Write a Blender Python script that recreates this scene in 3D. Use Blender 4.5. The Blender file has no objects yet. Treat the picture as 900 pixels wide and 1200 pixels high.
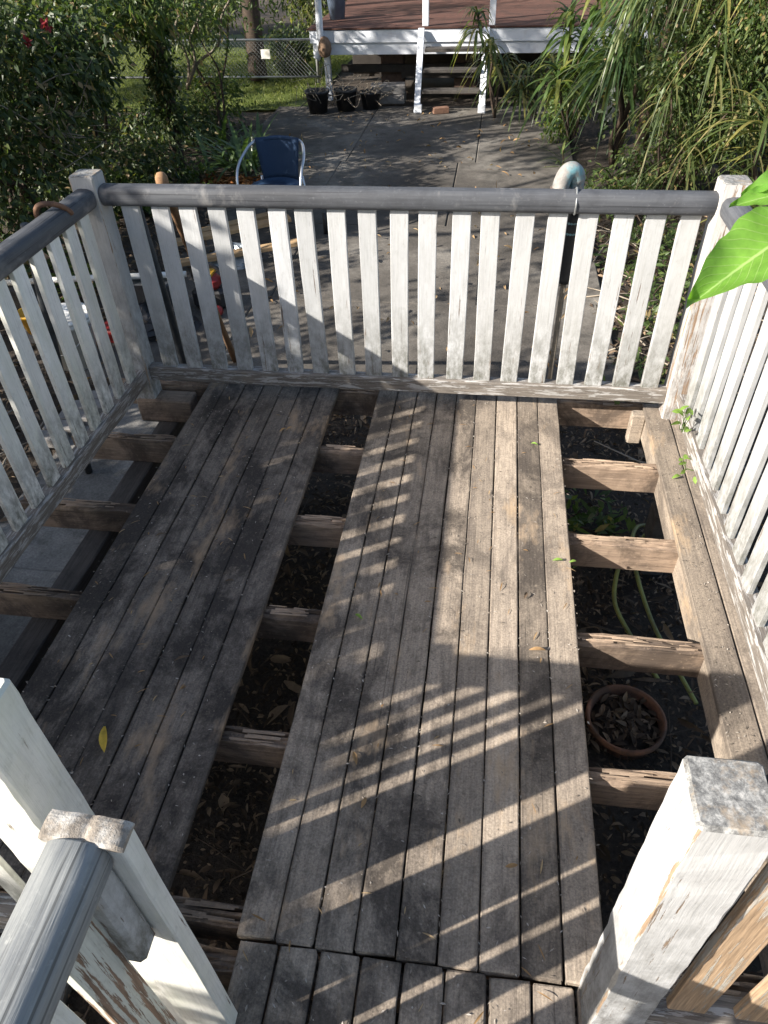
import bpy, math, random
import numpy as np
from mathutils import Matrix, Vector

random.seed(7)
RNG = np.random.default_rng(11)
scene = bpy.context.scene
C = scene.collection

# ------------------------------------------------------------------ camera
cam_data = bpy.data.cameras.new('camera')
cam = bpy.data.objects.new('camera', cam_data)
C.objects.link(cam)
cam_data.sensor_fit = 'HORIZONTAL'
cam_data.sensor_width = 36.0
cam_data.lens = 835.27 / 900 * 36.0
cam_data.clip_start = 0.02
cam_data.clip_end = 400
PIT, YAW, ROL = 0.7195, -0.1609, -0.0393
_f = Vector((math.sin(YAW) * math.cos(PIT), math.cos(YAW) * math.cos(PIT), -math.sin(PIT)))
_r = Vector((math.cos(YAW), -math.sin(YAW), 0))
_u = _r.cross(_f)
_R = _r * math.cos(ROL) + _u * math.sin(ROL)
_U = -_r * math.sin(ROL) + _u * math.cos(ROL)
_m = Matrix.Identity(4)
for i in range(3):
    _m[i][0], _m[i][1], _m[i][2] = _R[i], _U[i], -_f[i]
_m[0][3], _m[1][3], _m[2][3] = 0.4581, -2.8202, 1.7456
cam.matrix_world = _m
scene.camera = cam

# ------------------------------------------------------------------ light
SUN_TO = Vector((1.6, 0.92, -1.0)).normalized()      # direction the light travels
elev = math.asin(-SUN_TO.z)
azim = math.atan2(-SUN_TO.x, -SUN_TO.y)              # clockwise from +y
world = bpy.data.worlds.new('World')
scene.world = world
world.use_nodes = True
wn = world.node_tree
sky = wn.nodes.new('ShaderNodeTexSky')
sky.sky_type = 'NISHITA'
sky.sun_disc = False
sky.dust_density = 2.2
sky.ozone_density = 0.75
sky.sun_elevation = elev
sky.sun_rotation = azim % (2 * math.pi)
wn.links.new(sky.outputs[0], wn.nodes['Background'].inputs[0])
wn.nodes['Background'].inputs[1].default_value = 0.085
sun_d = bpy.data.lights.new('sun', 'SUN')
sun_d.energy = 5.0
sun_d.angle = math.radians(0.53)
sun_d.color = (1.0, 0.935, 0.845)
sun = bpy.data.objects.new('sun', sun_d)
C.objects.link(sun)
sun.rotation_euler = SUN_TO.to_track_quat('-Z', 'Y').to_euler()
scene.view_settings.view_transform = 'Standard'
scene.view_settings.look = 'None'
scene.view_settings.exposure = 1.25
scene.view_settings.gamma = 1.0
scene.cycles.max_bounces = 6
scene.cycles.transparent_max_bounces = 8

# ------------------------------------------------------------------ helpers: objects
def tag(o, label=None, cat=None, group=None, kind=None):
    if label: o['label'] = label
    if cat: o['category'] = cat
    if group: o['group'] = group
    if kind: o['kind'] = kind
    return o

def thing(name, loc, label, cat, group=None):
    o = bpy.data.objects.new(name, None)
    o.empty_display_size = 0.1
    C.objects.link(o)
    o.location = loc
    return tag(o, label, cat, group)

def base_of(parent):
    v = Vector((0, 0, 0))
    while parent is not None:
        v += parent.location
        parent = parent.parent
    return v

def add(name, me, parent=None, M=None, mats=None):
    """link a mesh; M is its world matrix (parents are never rotated)"""
    o = bpy.data.objects.new(name, me)
    C.objects.link(o)
    if M is None: M = Matrix.Identity(4)
    if mats is not None and len(me.materials) == 0:
        for m in (mats if isinstance(mats, (list, tuple)) else [mats]): me.materials.append(m)
    if parent is not None:
        o.parent = parent
        M = Matrix.Translation(-base_of(parent)) @ M
    # a clean origin: location + rotation
    o.matrix_basis = M
    return o

def mesh(name, verts, faces, smooth=False, mi=None):
    me = bpy.data.meshes.new(name)
    me.from_pydata([tuple(v) for v in verts], [], [tuple(f) for f in faces])
    if smooth: me.polygons.foreach_set('use_smooth', [True] * len(me.polygons))
    if mi is not None: me.polygons.foreach_set('material_index', mi)
    me.update()
    return me

def frame(loc, xdir, ydir):
    """world matrix with local x along xdir, local y near ydir"""
    x = Vector(xdir).normalized()
    y = Vector(ydir); y = (y - x * y.dot(x)).normalized()
    z = x.cross(y)
    M = Matrix.Identity(4)
    for i in range(3): M[i][0], M[i][1], M[i][2], M[i][3] = x[i], y[i], z[i], loc[i]
    return M

def rect_profile(w, t, c):
    a, b = w / 2, t / 2
    return [(-a, -b + c), (-a + c, -b), (a - c, -b), (a, -b + c), (a, b - c), (a - c, b), (-a + c, b), (-a, b - c)]

def round_profile(w, t, n=16, flat=0.0):
    P = []
    for i in range(n):
        a = 2 * math.pi * (i + .5) / n
        z = math.sin(a) * t / 2
        if flat: z = max(z, -t / 2 * (1 - flat))
        P.append((math.cos(a) * w / 2, z))
    return P

def rail_profile(w, t, n=24, e=2.9):
    P = []
    for i in range(n):
        a = 2 * math.pi * (i + .5) / n
        c, s_ = math.cos(a), math.sin(a)
        P.append((math.copysign(abs(c) ** (2 / e), c) * w / 2, math.copysign(abs(s_) ** (2 / e), s_) * t / 2))
    return P

def bar(name, L, prof, n=6, jit=0.0, warp=0.0, smooth=False, chamfer_mat=False, end=0.004, seed=0, rag=0.0):
    """a length of timber along local +x, cross-section prof in local y,z"""
    r = random.Random(seed * 131 + 17)
    k = len(prof)
    V, F, MI = [], [], []
    xs = [0, end] + [L * i / n for i in range(1, n)] + [L - end, L]
    ph, am = r.uniform(0, 6), warp
    for j, x in enumerate(xs):
        s = 1.0
        e = (j == 0 or j == len(xs) - 1)
        oy = am * math.sin(ph + 3 * x / L)
        for (y, z) in prof:
            yy = y - math.copysign(min(end * .7, abs(y)), y) if e else y
            zz = z - math.copysign(min(end * .7, abs(z)), z) if e else z
            q = jit * (.4 if e else 1)
            rx = r.uniform(-rag, rag) if (j < 2 or j > len(xs) - 3) else 0
            V.append((x + rx, yy + oy + r.uniform(-q, q), zz + r.uniform(-q, q)))
    for j in range(len(xs) - 1):
        for i in range(k):
            a, b = j * k + i, j * k + (i + 1) % k
            F.append((a, b, b + k, a + k))
            MI.append(1 if (chamfer_mat and i % 2 == 0 and k == 8) else 0)
    F.append(tuple(reversed(range(k)))); MI.append(0)
    F.append(tuple(range((len(xs) - 1) * k, len(xs) * k))); MI.append(0)
    me = mesh(name, V, F, smooth, MI)
    return me

def tube(name, pts, radii, sides=8, smooth=True, caps=True):
    pts = [Vector(p) for p in pts]
    if not isinstance(radii, (list, tuple)): radii = [radii] * len(pts)
    V, F = [], []
    up = Vector((0.13, 0.21, 0.97))
    prev = None
    for i, p in enumerate(pts):
        d = (pts[min(i + 1, len(pts) - 1)] - pts[max(i - 1, 0)]).normalized()
        if prev is None:
            s = d.cross(up)
            if s.length < .2: s = d.cross(Vector((1, 0, 0)))
        else:
            s = prev - d * prev.dot(d)
        s.normalize(); prev = s
        t = d.cross(s)
        for k in range(sides):
            a = 2 * math.pi * k / sides
            V.append(p + (s * math.cos(a) + t * math.sin(a)) * radii[i])
    for i in range(len(pts) - 1):
        for k in range(sides):
            a, b = i * sides + k, i * sides + (k + 1) % sides
            F.append((a, b, b + sides, a + sides))
    if caps:
        F.append(tuple(reversed(range(sides))))
        F.append(tuple(range((len(pts) - 1) * sides, len(pts) * sides)))
    return mesh(name, V, F, smooth)

def spline(P, n=8):
    P = [Vector(p) for p in P]
    out = []
    for i in range(len(P) - 1):
        p0, p1, p2, p3 = P[max(i - 1, 0)], P[i], P[i + 1], P[min(i + 2, len(P) - 1)]
        for k in range(n):
            t = k / n
            out.append(.5 * ((2 * p1) + (p2 - p0) * t + (2 * p0 - 5 * p1 + 4 * p2 - p3) * t * t + (3 * p1 - p0 - 3 * p2 + p3) * t ** 3))
    out.append(P[-1])
    return out

def lathe(name, prof, n=28, smooth=True, close=True, wob=0):
    V, F = [], []
    for (r, z) in prof:
        for k in range(n):
            a = 2 * math.pi * k / n
            rr = r * (1 + wob * math.sin(3 * a + z * 9))
            V.append((rr * math.cos(a), rr * math.sin(a), z))
    for j in range(len(prof) - 1):
        for k in range(n):
            a, b = j * n + k, j * n + (k + 1) % n
            F.append((a, b, b + n, a + n))
    if close:
        F.append(tuple(reversed(range(n))))
        F.append(tuple(range((len(prof) - 1) * n, len(prof) * n)))
    return mesh(name, V, F, smooth)

def box_me(name, sx, sy, sz, c=0.006, seed=0, jit=0):
    """box centred on the origin in x,y with its base at z=0"""
    me = bar(name, sz, rect_profile(sx, sy, c), 2, jit, seed=seed, end=c)
    # local x is up: turn so that z is up
    for v in me.vertices:
        x, y, z = v.co
        v.co = (y, z, x)
    return me

# ------------------------------------------------------------------ helpers: materials
def newmat(name):
    m = bpy.data.materials.new(name)
    m.use_nodes = True
    nt = m.node_tree
    return m, nt, nt.nodes['Principled BSDF']

def nd(nt, kind, **kw):
    n = nt.nodes.new('ShaderNode' + kind)
    for k, v in kw.items():
        if k.startswith('_'):
            setattr(n, k[1:], v)
        else:
            key = int(k[1:]) if k[0] == 'i' and k[1:].isdigit() else k
            s = n.inputs[key]
            if isinstance(v, bpy.types.NodeSocket): nt.links.new(v, s)
            else: s.default_value = v
    return n

def coords(nt, scale=(1, 1, 1), kind='Object', rnd=True):
    tc = nd(nt, 'TexCoord')
    mp = nd(nt, 'Mapping', Vector=tc.outputs[kind], Scale=scale)
    if rnd:
        oi = nd(nt, 'ObjectInfo')
        mul = nd(nt, 'Math', _operation='MULTIPLY', i0=oi.outputs['Random'], i1=61.7)
        cb = nd(nt, 'CombineXYZ', X=mul.outputs[0], Y=mul.outputs[0], Z=mul.outputs[0])
        nt.links.new(cb.outputs[0], mp.inputs['Location'])
    return mp.outputs[0]

def wpos(nt, scale=(1, 1, 1), loc=(0, 0, 0)):
    g = nd(nt, 'NewGeometry')
    return nd(nt, 'Mapping', Vector=g.outputs['Position'], Scale=scale, Location=loc).outputs[0]

def noise(nt, vec, scale, detail=4, rough=.6, dist=0):
    return nd(nt, 'TexNoise', Vector=vec, Scale=scale, Detail=detail, Roughness=rough, Distortion=dist).outputs['Fac']

def ramp(nt, fac, stops):
    n = nd(nt, 'ValToRGB', Fac=fac)
    e = n.color_ramp.elements
    while len(e) < len(stops): e.new(.5)
    for q, (p, c) in zip(e, stops):
        q.position = p
        q.color = (c[0], c[1], c[2], 1) if not isinstance(c, (int, float)) else (c, c, c, 1)
    return n.outputs['Color']

def mix(nt, fac, a, b, mode='MIX'):
    n = nd(nt, 'Mix', _data_type='RGBA', _blend_type=mode)
    for idx, v in ((0, fac), (6, a), (7, b)):
        if isinstance(v, bpy.types.NodeSocket): nt.links.new(v, n.inputs[idx])
        else: n.inputs[idx].default_value = v if isinstance(v, (int, float)) else (v[0], v[1], v[2], 1)
    return n.outputs[2]

def mth(nt, op, a, b=0.0):
    return nd(nt, 'Math', _operation=op, i0=a, i1=b).outputs[0]

def bump(nt, bsdf, h, strength=.4, dist=.004):
    b = nd(nt, 'Bump', Height=h, Strength=strength, Distance=dist)
    nt.links.new(b.outputs[0], bsdf.inputs['Normal'])

def wood_mat(name, dark, mid, light, stain=.6, stain_col=(.02, .018, .017), rough=.85, grain=1.0, blotch=None, spec=.25, edge=False, mlo=.47, ck_lo=.68, fdirt=.3):
    m, nt, b = newmat(name)
    fine = noise(nt, coords(nt, (5.0 * grain, 130 * grain, 130 * grain)), 1.0, 5, .65)
    wide = noise(nt, coords(nt, (1.2, 22, 22)), 1.0, 4, .6, .4)
    base = ramp(nt, fine, [(.22, dark), (.50, mid), (.82, light)])
    base = mix(nt, ramp(nt, wide, [(.35, 0), (.75, .35)]), base, mix(nt, .35, base, light))
    base = mix(nt, .35, base, mid)
    oi = nd(nt, 'ObjectInfo')
    base = mix(nt, 1.0, base, ramp(nt, oi.outputs['Random'], [(0, .72), (1, 1.15)]), 'MULTIPLY')
    st = noise(nt, wpos(nt, (1.0, .7, 1.0)), 3.4, 8, .74, .4)
    base = mix(nt, mth(nt, 'MULTIPLY', ramp(nt, st, [(mlo, 0), (mlo + .13, 1)]), stain), base, stain_col)
    st2 = noise(nt, coords(nt, (2.2, 9, 9)), 1.7, 6, .72, .5)
    base = mix(nt, mth(nt, 'MULTIPLY', ramp(nt, st2, [(.50, 0), (.68, 1)]), stain * .8), base, [c * 1.5 for c in stain_col])
    sp = noise(nt, wpos(nt), 75, 4, .65)
    base = mix(nt, mth(nt, 'MULTIPLY', ramp(nt, sp, [(.60, 0), (.72, 1)]), .35), base, light)
    ck = noise(nt, coords(nt, (1.1, 120, 120)), 1.0, 3, .5)
    base = mix(nt, mth(nt, 'MULTIPLY', ramp(nt, ck, [(ck_lo, 0), (ck_lo + .06, 1)]), .65), base, [c * .35 for c in dark])
    if edge:
        fd = noise(nt, wpos(nt), 26, 8, .8, .6)
        base = mix(nt, mth(nt, 'MULTIPLY', ramp(nt, fd, [(.50, 0), (.64, 1)]), fdirt), base, stain_col)
        gr = noise(nt, wpos(nt), 170, 3, .7)
        base = mix(nt, 1.0, base, ramp(nt, gr, [(.32, .70), (.68, 1.22)]), 'MULTIPLY')
        tc = nd(nt, 'TexCoord')
        ly = mth(nt, 'ABSOLUTE', nd(nt, 'SeparateXYZ', Vector=tc.outputs['Object']).outputs[1])
        en = noise(nt, coords(nt, (7, 30, 1)), 1.0, 4, .7)
        ef = ramp(nt, mth(nt, 'ADD', mth(nt, 'MULTIPLY', ly, 23.5), mth(nt, 'MULTIPLY', mth(nt, 'SUBTRACT', en, .5), .9)), [(.80, 0), (1.0, 1)])
        base = mix(nt, mth(nt, 'MULTIPLY', ef, .38), base, stain_col)
    if blotch:
        bl = noise(nt, wpos(nt, (1.4, .5, 1), (3.3, 8.1, 0)), 4.0, 5, .7)
        base = mix(nt, mth(nt, 'MULTIPLY', ramp(nt, bl, [(.56, 0), (.68, 1)]), .75), base, blotch)
    nt.links.new(base, b.inputs['Base Color'])
    b.inputs['Roughness'].default_value = rough
    b.inputs['Specular IOR Level'].default_value = spec
    h = mth(nt, 'ADD', mth(nt, 'MULTIPLY', fine, 1.0), mth(nt, 'MULTIPLY', wide, .8))
    bump(nt, b, h, .55, .003)
    return m

def paint_mat(name, col, wear=.5, bare=(.17, .13, .10), grime=(.20, .20, .17), low=.30, top_bare=False, mould=None, rough=.6, ps=(4, 85, 85)):
    """flaking paint on timber whose length runs along local x (x = 0 is the lower end)"""
    m, nt, b = newmat(name)
    vec = coords(nt, ps)
    n1 = noise(nt, vec, 1.0, 6, .7, .2)
    n2 = noise(nt, coords(nt, (1.5, 5, 5)), 2.2, 4, .6)
    fine = noise(nt, coords(nt, (8, 190, 190)), 1.0, 4, .65)
    tc = nd(nt, 'TexCoord')
    lx = nd(nt, 'SeparateXYZ', Vector=tc.outputs['Object']).outputs[0]
    lowm = ramp(nt, mth(nt, 'DIVIDE', lx, low), [(0, 1), (1, 0)])
    base = mix(nt, ramp(nt, n2, [(.35, 0), (.72, .55)]), col, [c * .74 for c in col])
    base = mix(nt, mth(nt, 'MULTIPLY', ramp(nt, fine, [(.48, 0), (.75, 1)]), .30), base, grime)
    oi = nd(nt, 'ObjectInfo')
    base = mix(nt, 1.0, base, ramp(nt, oi.outputs['Random'], [(0, (.86, .86, .85)), (.5, (1.0, .99, .97)), (1, (1.08, 1.08, 1.08))]), 'MULTIPLY')
    mt_ = noise(nt, coords(nt, (30, 60, 60)), 1.0, 5, .75)
    base = mix(nt, mth(nt, 'MULTIPLY', ramp(nt, mt_, [(.55, 0), (.70, 1)]), .26), base, grime)
    if mould:
        mo = noise(nt, coords(nt, (4, 9, 9)), 1.3, 5, .65)
        base = mix(nt, mth(nt, 'MULTIPLY', ramp(nt, mo, [(.42, 0), (.7, 1)]), .55), base, mould)
    g = mth(nt, 'MULTIPLY', ramp(nt, noise(nt, coords(nt, (9, 16, 16)), 1.6, 6, .75), [(.36, 0), (.62, 1)]), mth(nt, 'ADD', mth(nt, 'MULTIPLY', lowm, .95), .10))
    base = mix(nt, g, base, [c * .7 for c in grime])
    thr = mth(nt, 'ADD', n1, mth(nt, 'MULTIPLY', lowm, .05))
    peel = ramp(nt, thr, [(.74 - wear * .22, 0), (.77 - wear * .22, 1)])
    bw = ramp(nt, fine, [(.3, [c * .55 for c in bare]), (.7, [c * 1.35 for c in bare])])
    base = mix(nt, peel, base, bw)
    if top_bare:
        gn = nd(nt, 'NewGeometry')
        nz = nd(nt, 'SeparateXYZ', Vector=gn.outputs['Normal']).outputs[2]
        tw = noise(nt, wpos(nt), 75, 6, .82, .3)
        tw2 = noise(nt, wpos(nt), 24, 4, .7)
        tcol = ramp(nt, tw, [(.34, (.075, .075, .074)), (.46, (.16, .16, .156)), (.55, (.27, .27, .26)), (.66, (.44, .43, .41))])
        tcol = mix(nt, ramp(nt, tw2, [(.52, 0), (.66, .75)]), tcol, (.30, .235, .165))
        base = mix(nt, ramp(nt, nz, [(.25, 0), (.5, 1)]), base, tcol)
    nt.links.new(base, b.inputs['Base Color'])
    b.inputs['Roughness'].default_value = rough
    b.inputs['Specular IOR Level'].default_value = .3
    h = mth(nt, 'SUBTRACT', mth(nt, 'MULTIPLY', fine, .6), mth(nt, 'MULTIPLY', peel, .9))
    bump(nt, b, h, .5, .0025)
    return m

def plain_mat(name, col, rough=.6, var=.25, scale=14, metal=0, spec=.4, dirt=None, bumpd=0, dlo=.48):
    m, nt, b = newmat(name)
    n = noise(nt, coords(nt), scale, 5, .65)
    base = ramp(nt, n, [(.3, [c * (1 - var) for c in col]), (.7, [min(1, c * (1 + var)) for c in col])])
    if dirt:
        d = noise(nt, coords(nt), scale * .35, 6, .7)
        base = mix(nt, ramp(nt, d, [(dlo, 0), (dlo + .16, .85)]), base, dirt)
    nt.links.new(base, b.inputs['Base Color'])
    b.inputs['Roughness'].default_value = rough
    b.inputs['Metallic'].default_value = metal
    b.inputs['Specular IOR Level'].default_value = spec
    if bumpd: bump(nt, b, noise(nt, coords(nt), scale * 3, 5, .7), .6, bumpd)
    return m

def leaf_mat(name, a, b_, c, trans=.35, rough=.45, spec=.4, dead=None):
    """three tones picked leaf by leaf"""
    m, nt, b = newmat(name)
    g = nd(nt, 'NewGeometry')
    col = ramp(nt, g.outputs['Random Per Island'], [(0, a), (.55, b_), (.93, c), (.965, dead or c)])
    n = noise(nt, wpos(nt), 30, 3, .6)
    col = mix(nt, 1.0, col, ramp(nt, n, [(.3, .75), (.7, 1.2)]), 'MULTIPLY')
    nt.links.new(col, b.inputs['Base Color'])
    b.inputs['Roughness'].default_value = rough
    b.inputs['Specular IOR Level'].default_value = spec
    tr = nd(nt, 'BsdfTranslucent', Color=mix(nt, 1.0, col, (1.5, 1.6, .7), 'MULTIPLY'))
    ms = nd(nt, 'MixShader', Fac=trans)
    nt.links.new(b.outputs[0], ms.inputs[1]); nt.links.new(tr.outputs[0], ms.inputs[2])
    nt.links.new(ms.outputs[0], nt.nodes['Material Output'].inputs[0])
    return m

M = {}
M['deck'] = wood_mat('weathered_decking', (.14, .116, .095), (.315, .260, .205), (.46, .38, .295), .86, (.056, .047, .040), blotch=(.42, .31, .205), edge=True, mlo=.455, fdirt=.4)  # mould stain, made heavier to stand in for darker shade
M['deck_dark'] = wood_mat('mouldy_decking', (.085, .072, .062), (.20, .168, .140), (.36, .295, .232), .92, (.040, .034, .030), blotch=(.36, .255, .165), edge=True, mlo=.44, fdirt=.5)
M['deck_warm'] = wood_mat('brown_decking', (.17, .140, .114), (.35, .290, .230), (.47, .39, .30), .72, (.085, .071, .060), blotch=(.43, .31, .195), edge=True, mlo=.505, fdirt=.35)
M['joist'] = wood_mat('split_joist_timber', (.14, .095, .068), (.36, .265, .19), (.56, .44, .33), .35)
M['joist_red'] = wood_mat('reddish_joist_timber', (.10, .072, .054), (.29, .212, .155), (.50, .385, .28), .75, (.055, .043, .036), mlo=.45)
M['bearer'] = wood_mat('dark_bearer_timber', (.035, .032, .030), (.08, .072, .065), (.14, .125, .11), .5)
M['paint'] = paint_mat('white_flaking_paint', (.50, .51, .52), .40, low=.38)  # white toned down so the sunlit far railing does not clip
M['paint_green'] = paint_mat('white_mildewed_paint_shade_lifted', (.80, .80, .765), .30, low=.32, mould=(.62, .64, .52))  # mildew tint over a white raised to brighten the shaded left railing
M['paint_right'] = paint_mat('white_paint_sun_dimmed', (.40, .405, .41), .34, low=.32)  # same white, darkened in the colour to hold back full sun
M['post'] = paint_mat('white_post_paint', (.47, .475, .48), .48, bare=(.22, .16, .11), grime=(.17, .165, .15), low=.9, top_bare=True)  # post white lowered to temper direct sun; bare top is weathering
M['post_worn'] = paint_mat('white_post_paint_worn_brown', (.52, .51, .50), .78, bare=(.27, .19, .13), grime=(.20, .175, .15), low=.9, top_bare=True)
M['post_edge'] = paint_mat('worn_post_edge', (.52, .50, .47), .80, bare=(.30, .215, .145), low=.9, top_bare=True)
M['bottom_rail'] = paint_mat('worn_bottom_rail', (.44, .43, .42), 1.30, bare=(.175, .155, .135), grime=(.14, .13, .12), low=.01, ps=(9, 80, 80))
M['bare_baluster'] = paint_mat('bare_sunworn_baluster', (.50, .47, .42), 1.30, bare=(.36, .255, .165), low=.4)
M['stair_baluster'] = paint_mat('half_bare_baluster', (.62, .64, .58), .98, bare=(.24, .16, .11), low=.9)
M['handrail'] = wood_mat('grey_weathered_handrail', (.034, .037, .043), (.088, .094, .106), (.18, .185, .195), .6, (.045, .047, .053), .66, .55, blotch=(.21, .205, .20), spec=.35, ck_lo=.64)
M['handrail_pale'] = wood_mat('pale_grey_handrail', (.11, .118, .12), (.26, .272, .27), (.42, .43, .41), .45, (.055, .065, .085), .6, .8, spec=.35, ck_lo=.60)
M['broken_wood'] = plain_mat('broken_end_grain', (.27, .235, .195), .9, .3, 60, dirt=(.55, .53, .49), bumpd=.004)
M['tool_wood'] = wood_mat('brown_tool_handle', (.14, .08, .045), (.26, .15, .08), (.36, .22, .12), .2)
M['plank_pale'] = wood_mat('pale_sawn_plank', (.26, .16, .08), (.42, .28, .15), (.55, .40, .24), .2)
M['terracotta'] = plain_mat('terracotta', (.22, .100, .058), .85, .3, 20, dirt=(.08, .052, .038), dlo=.42)
M['black_plastic'] = plain_mat('black_plastic', (.022, .022, .024), .45, .3, 10, dirt=(.05, .045, .04))
M['black_pipe'] = plain_mat('black_ribbed_pipe', (.03, .03, .031), .5, .3, 20)
M['pot_blue'] = plain_mat('blue_grey_glaze', (.13, .17, .24), .4, .2, 8)
M['white_plastic'] = plain_mat('white_plastic', (.72, .72, .69), .45, .08, 8, dirt=(.42, .40, .34))
M['yellow'] = plain_mat('yellow_plastic', (.62, .34, .03), .5, .2, 10)
M['red'] = plain_mat('red_plastic', (.24, .025, .025), .4, .2, 10)
M['teal'] = plain_mat('grey_pipe_with_teal_flakes', (.25, .235, .22), .6, .35, 26, dirt=(.12, .36, .42), dlo=.47, bumpd=.003)
M['old_metal'] = plain_mat('old_grey_metal', (.17, .165, .16), .55, .35, 24, metal=.3, dirt=(.12, .08, .06))
M['dark_metal'] = plain_mat('dark_grey_metal', (.05, .055, .06), .5, .3, 16, metal=.4)
M['rust'] = plain_mat('rusty_iron', (.16, .085, .05), .8, .4, 40, dirt=(.09, .05, .035))
M['alu'] = plain_mat('aluminium_tube', (.62, .64, .68), .3, .06, 8, metal=.9)
M['wire'] = plain_mat('galvanised_wire', (.30, .31, .31), .45, .2, 12, metal=.6)
M['hose'] = plain_mat('olive_garden_hose', (.24, .25, .07), .45, .25, 12, dirt=(.12, .11, .05))
M['brick_dark'] = plain_mat('dark_brick', (.10, .065, .05), .9, .35, 18)  # plain dark brown tone, varied at random
M['brick'] = plain_mat('orange_brick', (.19, .105, .07), .9, .3, 24, bumpd=.003)
M['grey_block'] = plain_mat('grey_paving_block', (.20, .19, .18), .9, .25, 24, bumpd=.003)
M['house_white'] = plain_mat('house_white_paint', (.70, .73, .78), .55, .06, 6, dirt=(.55, .56, .58))
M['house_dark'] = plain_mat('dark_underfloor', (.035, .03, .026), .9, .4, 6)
M['house_wall'] = plain_mat('house_weatherboard', (.42, .40, .37), .7, .1, 6)
M['nest'] = plain_mat('mud_nest', (.20, .13, .085), .95, .4, 30, bumpd=.006)
M['red_deck'] = wood_mat('oiled_red_decking', (.05, .024, .018), (.095, .045, .034), (.15, .078, .06), .4)

def wicker_mat():
    m, nt, b = newmat('navy_wicker')
    v = coords(nt, (1, 1, 1), rnd=False)
    w1 = nd(nt, 'TexWave', Vector=v, Scale=42.0, Distortion=1.0, _bands_direction='X').outputs['Fac']
    w2 = nd(nt, 'TexWave', Vector=v, Scale=42.0, Distortion=1.0, _bands_direction='Z').outputs['Fac']
    h = mth(nt, 'MULTIPLY', w1, w2)
    nt.links.new(ramp(nt, h, [(0, (.012, .028, .065)), (.8, (.06, .125, .24))]), b.inputs['Base Color'])
    b.inputs['Roughness'].default_value = .6
    b.inputs['Specular IOR Level'].default_value = .25
    bump(nt, b, h, .8, .004)
    return m
M['wicker'] = wicker_mat()

def concrete_mat(name, lo, mid, hi):
    m, nt, b = newmat(name)
    big = noise(nt, wpos(nt), 1.1, 6, .65)
    med = noise(nt, wpos(nt, loc=(4, 2, 0)), 6.5, 6, .7)
    fin = noise(nt, wpos(nt), 90, 4, .7)
    base = ramp(nt, big, [(.3, lo), (.52, mid), (.7, hi)])
    base = mix(nt, ramp(nt, med, [(.45, 0), (.7, .7)]), base, (.05, .047, .042))
    base = mix(nt, 1.0, base, ramp(nt, fin, [(.3, .7), (.7, 1.25)]), 'MULTIPLY')
    nt.links.new(base, b.inputs['Base Color'])
    b.inputs['Roughness'].default_value = .9
    b.inputs['Specular IOR Level'].default_value = .25
    bump(nt, b, mth(nt, 'ADD', fin, med), .6, .006)
    return m
M['concrete'] = concrete_mat('stained_concrete', (.050, .044, .038), (.120, .108, .094), (.24, .222, .195))
M['concrete_path'] = concrete_mat('grey_path_concrete', (.10, .096, .09), (.22, .21, .195), (.34, .325, .30))
M['concrete_dark'] = concrete_mat('damp_dark_concrete', (.06, .058, .055), (.12, .115, .108), (.19, .18, .165))

def soil_mat():
    m, nt, b = newmat('dark_soil')
    med = noise(nt, wpos(nt), 5, 6, .7)
    fin = noise(nt, wpos(nt), 60, 5, .75)
    base = ramp(nt, fin, [(.3, (.016, .012, .009)), (.55, (.055, .042, .031)), (.75, (.12, .092, .066))])
    base = mix(nt, ramp(nt, med, [(.4, 0), (.7, .6)]), base, (.05, .036, .025))
    nt.links.new(base, b.inputs['Base Color'])
    b.inputs['Roughness'].default_value = .95
    bump(nt, b, mth(nt, 'ADD', mth(nt, 'MULTIPLY', fin, .6), med), 1.0, .02)
    return m
M['soil'] = soil_mat()
M['bark'] = wood_mat('rough_bark', (.025, .018, .013), (.07, .05, .036), (.14, .10, .075), .5)
M['bark_pale'] = wood_mat('pale_dead_branch', (.16, .13, .10), (.27, .23, .18), (.38, .33, .27), .1)
M['leaf_dark'] = leaf_mat('dark_shrub_leaf', (.026, .046, .017), (.050, .082, .030), (.115, .140, .048), .36, dead=(.26, .19, .10))
M['leaf_mid'] = leaf_mat('mid_green_leaf', (.045, .075, .024), (.080, .125, .038), (.150, .180, .055), .40, dead=(.28, .21, .10))
M['leaf_bright'] = leaf_mat('sunny_green_leaf', (.055, .105, .025), (.105, .165, .045), (.20, .21, .055), .42)
M['leaf_far'] = leaf_mat('far_tree_leaf', (.045, .070, .022), (.10, .125, .040), (.19, .185, .075), .42)
M['leaf_strap'] = leaf_mat('strap_leaf', (.040, .078, .030), (.075, .130, .045), (.16, .19, .065), .34, .32, .55)
M['leaf_lance'] = leaf_mat('lance_leaf', (.050, .078, .027), (.095, .130, .042), (.26, .235, .075), .36, .35, .5)
M['leaf_straw'] = leaf_mat('yellowing_strap_leaf', (.05, .08, .028), (.10, .125, .042), (.24, .21, .09), .3, .5, .35)
M['leaf_canopy'] = leaf_mat('canopy_leaf', (.03, .055, .018), (.05, .085, .026), (.08, .12, .035), .2)
M['leaf_near'] = leaf_mat('fresh_green_leaf', (.13, .29, .04), (.16, .33, .048), (.19, .36, .058), .44, .38, .45)
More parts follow.
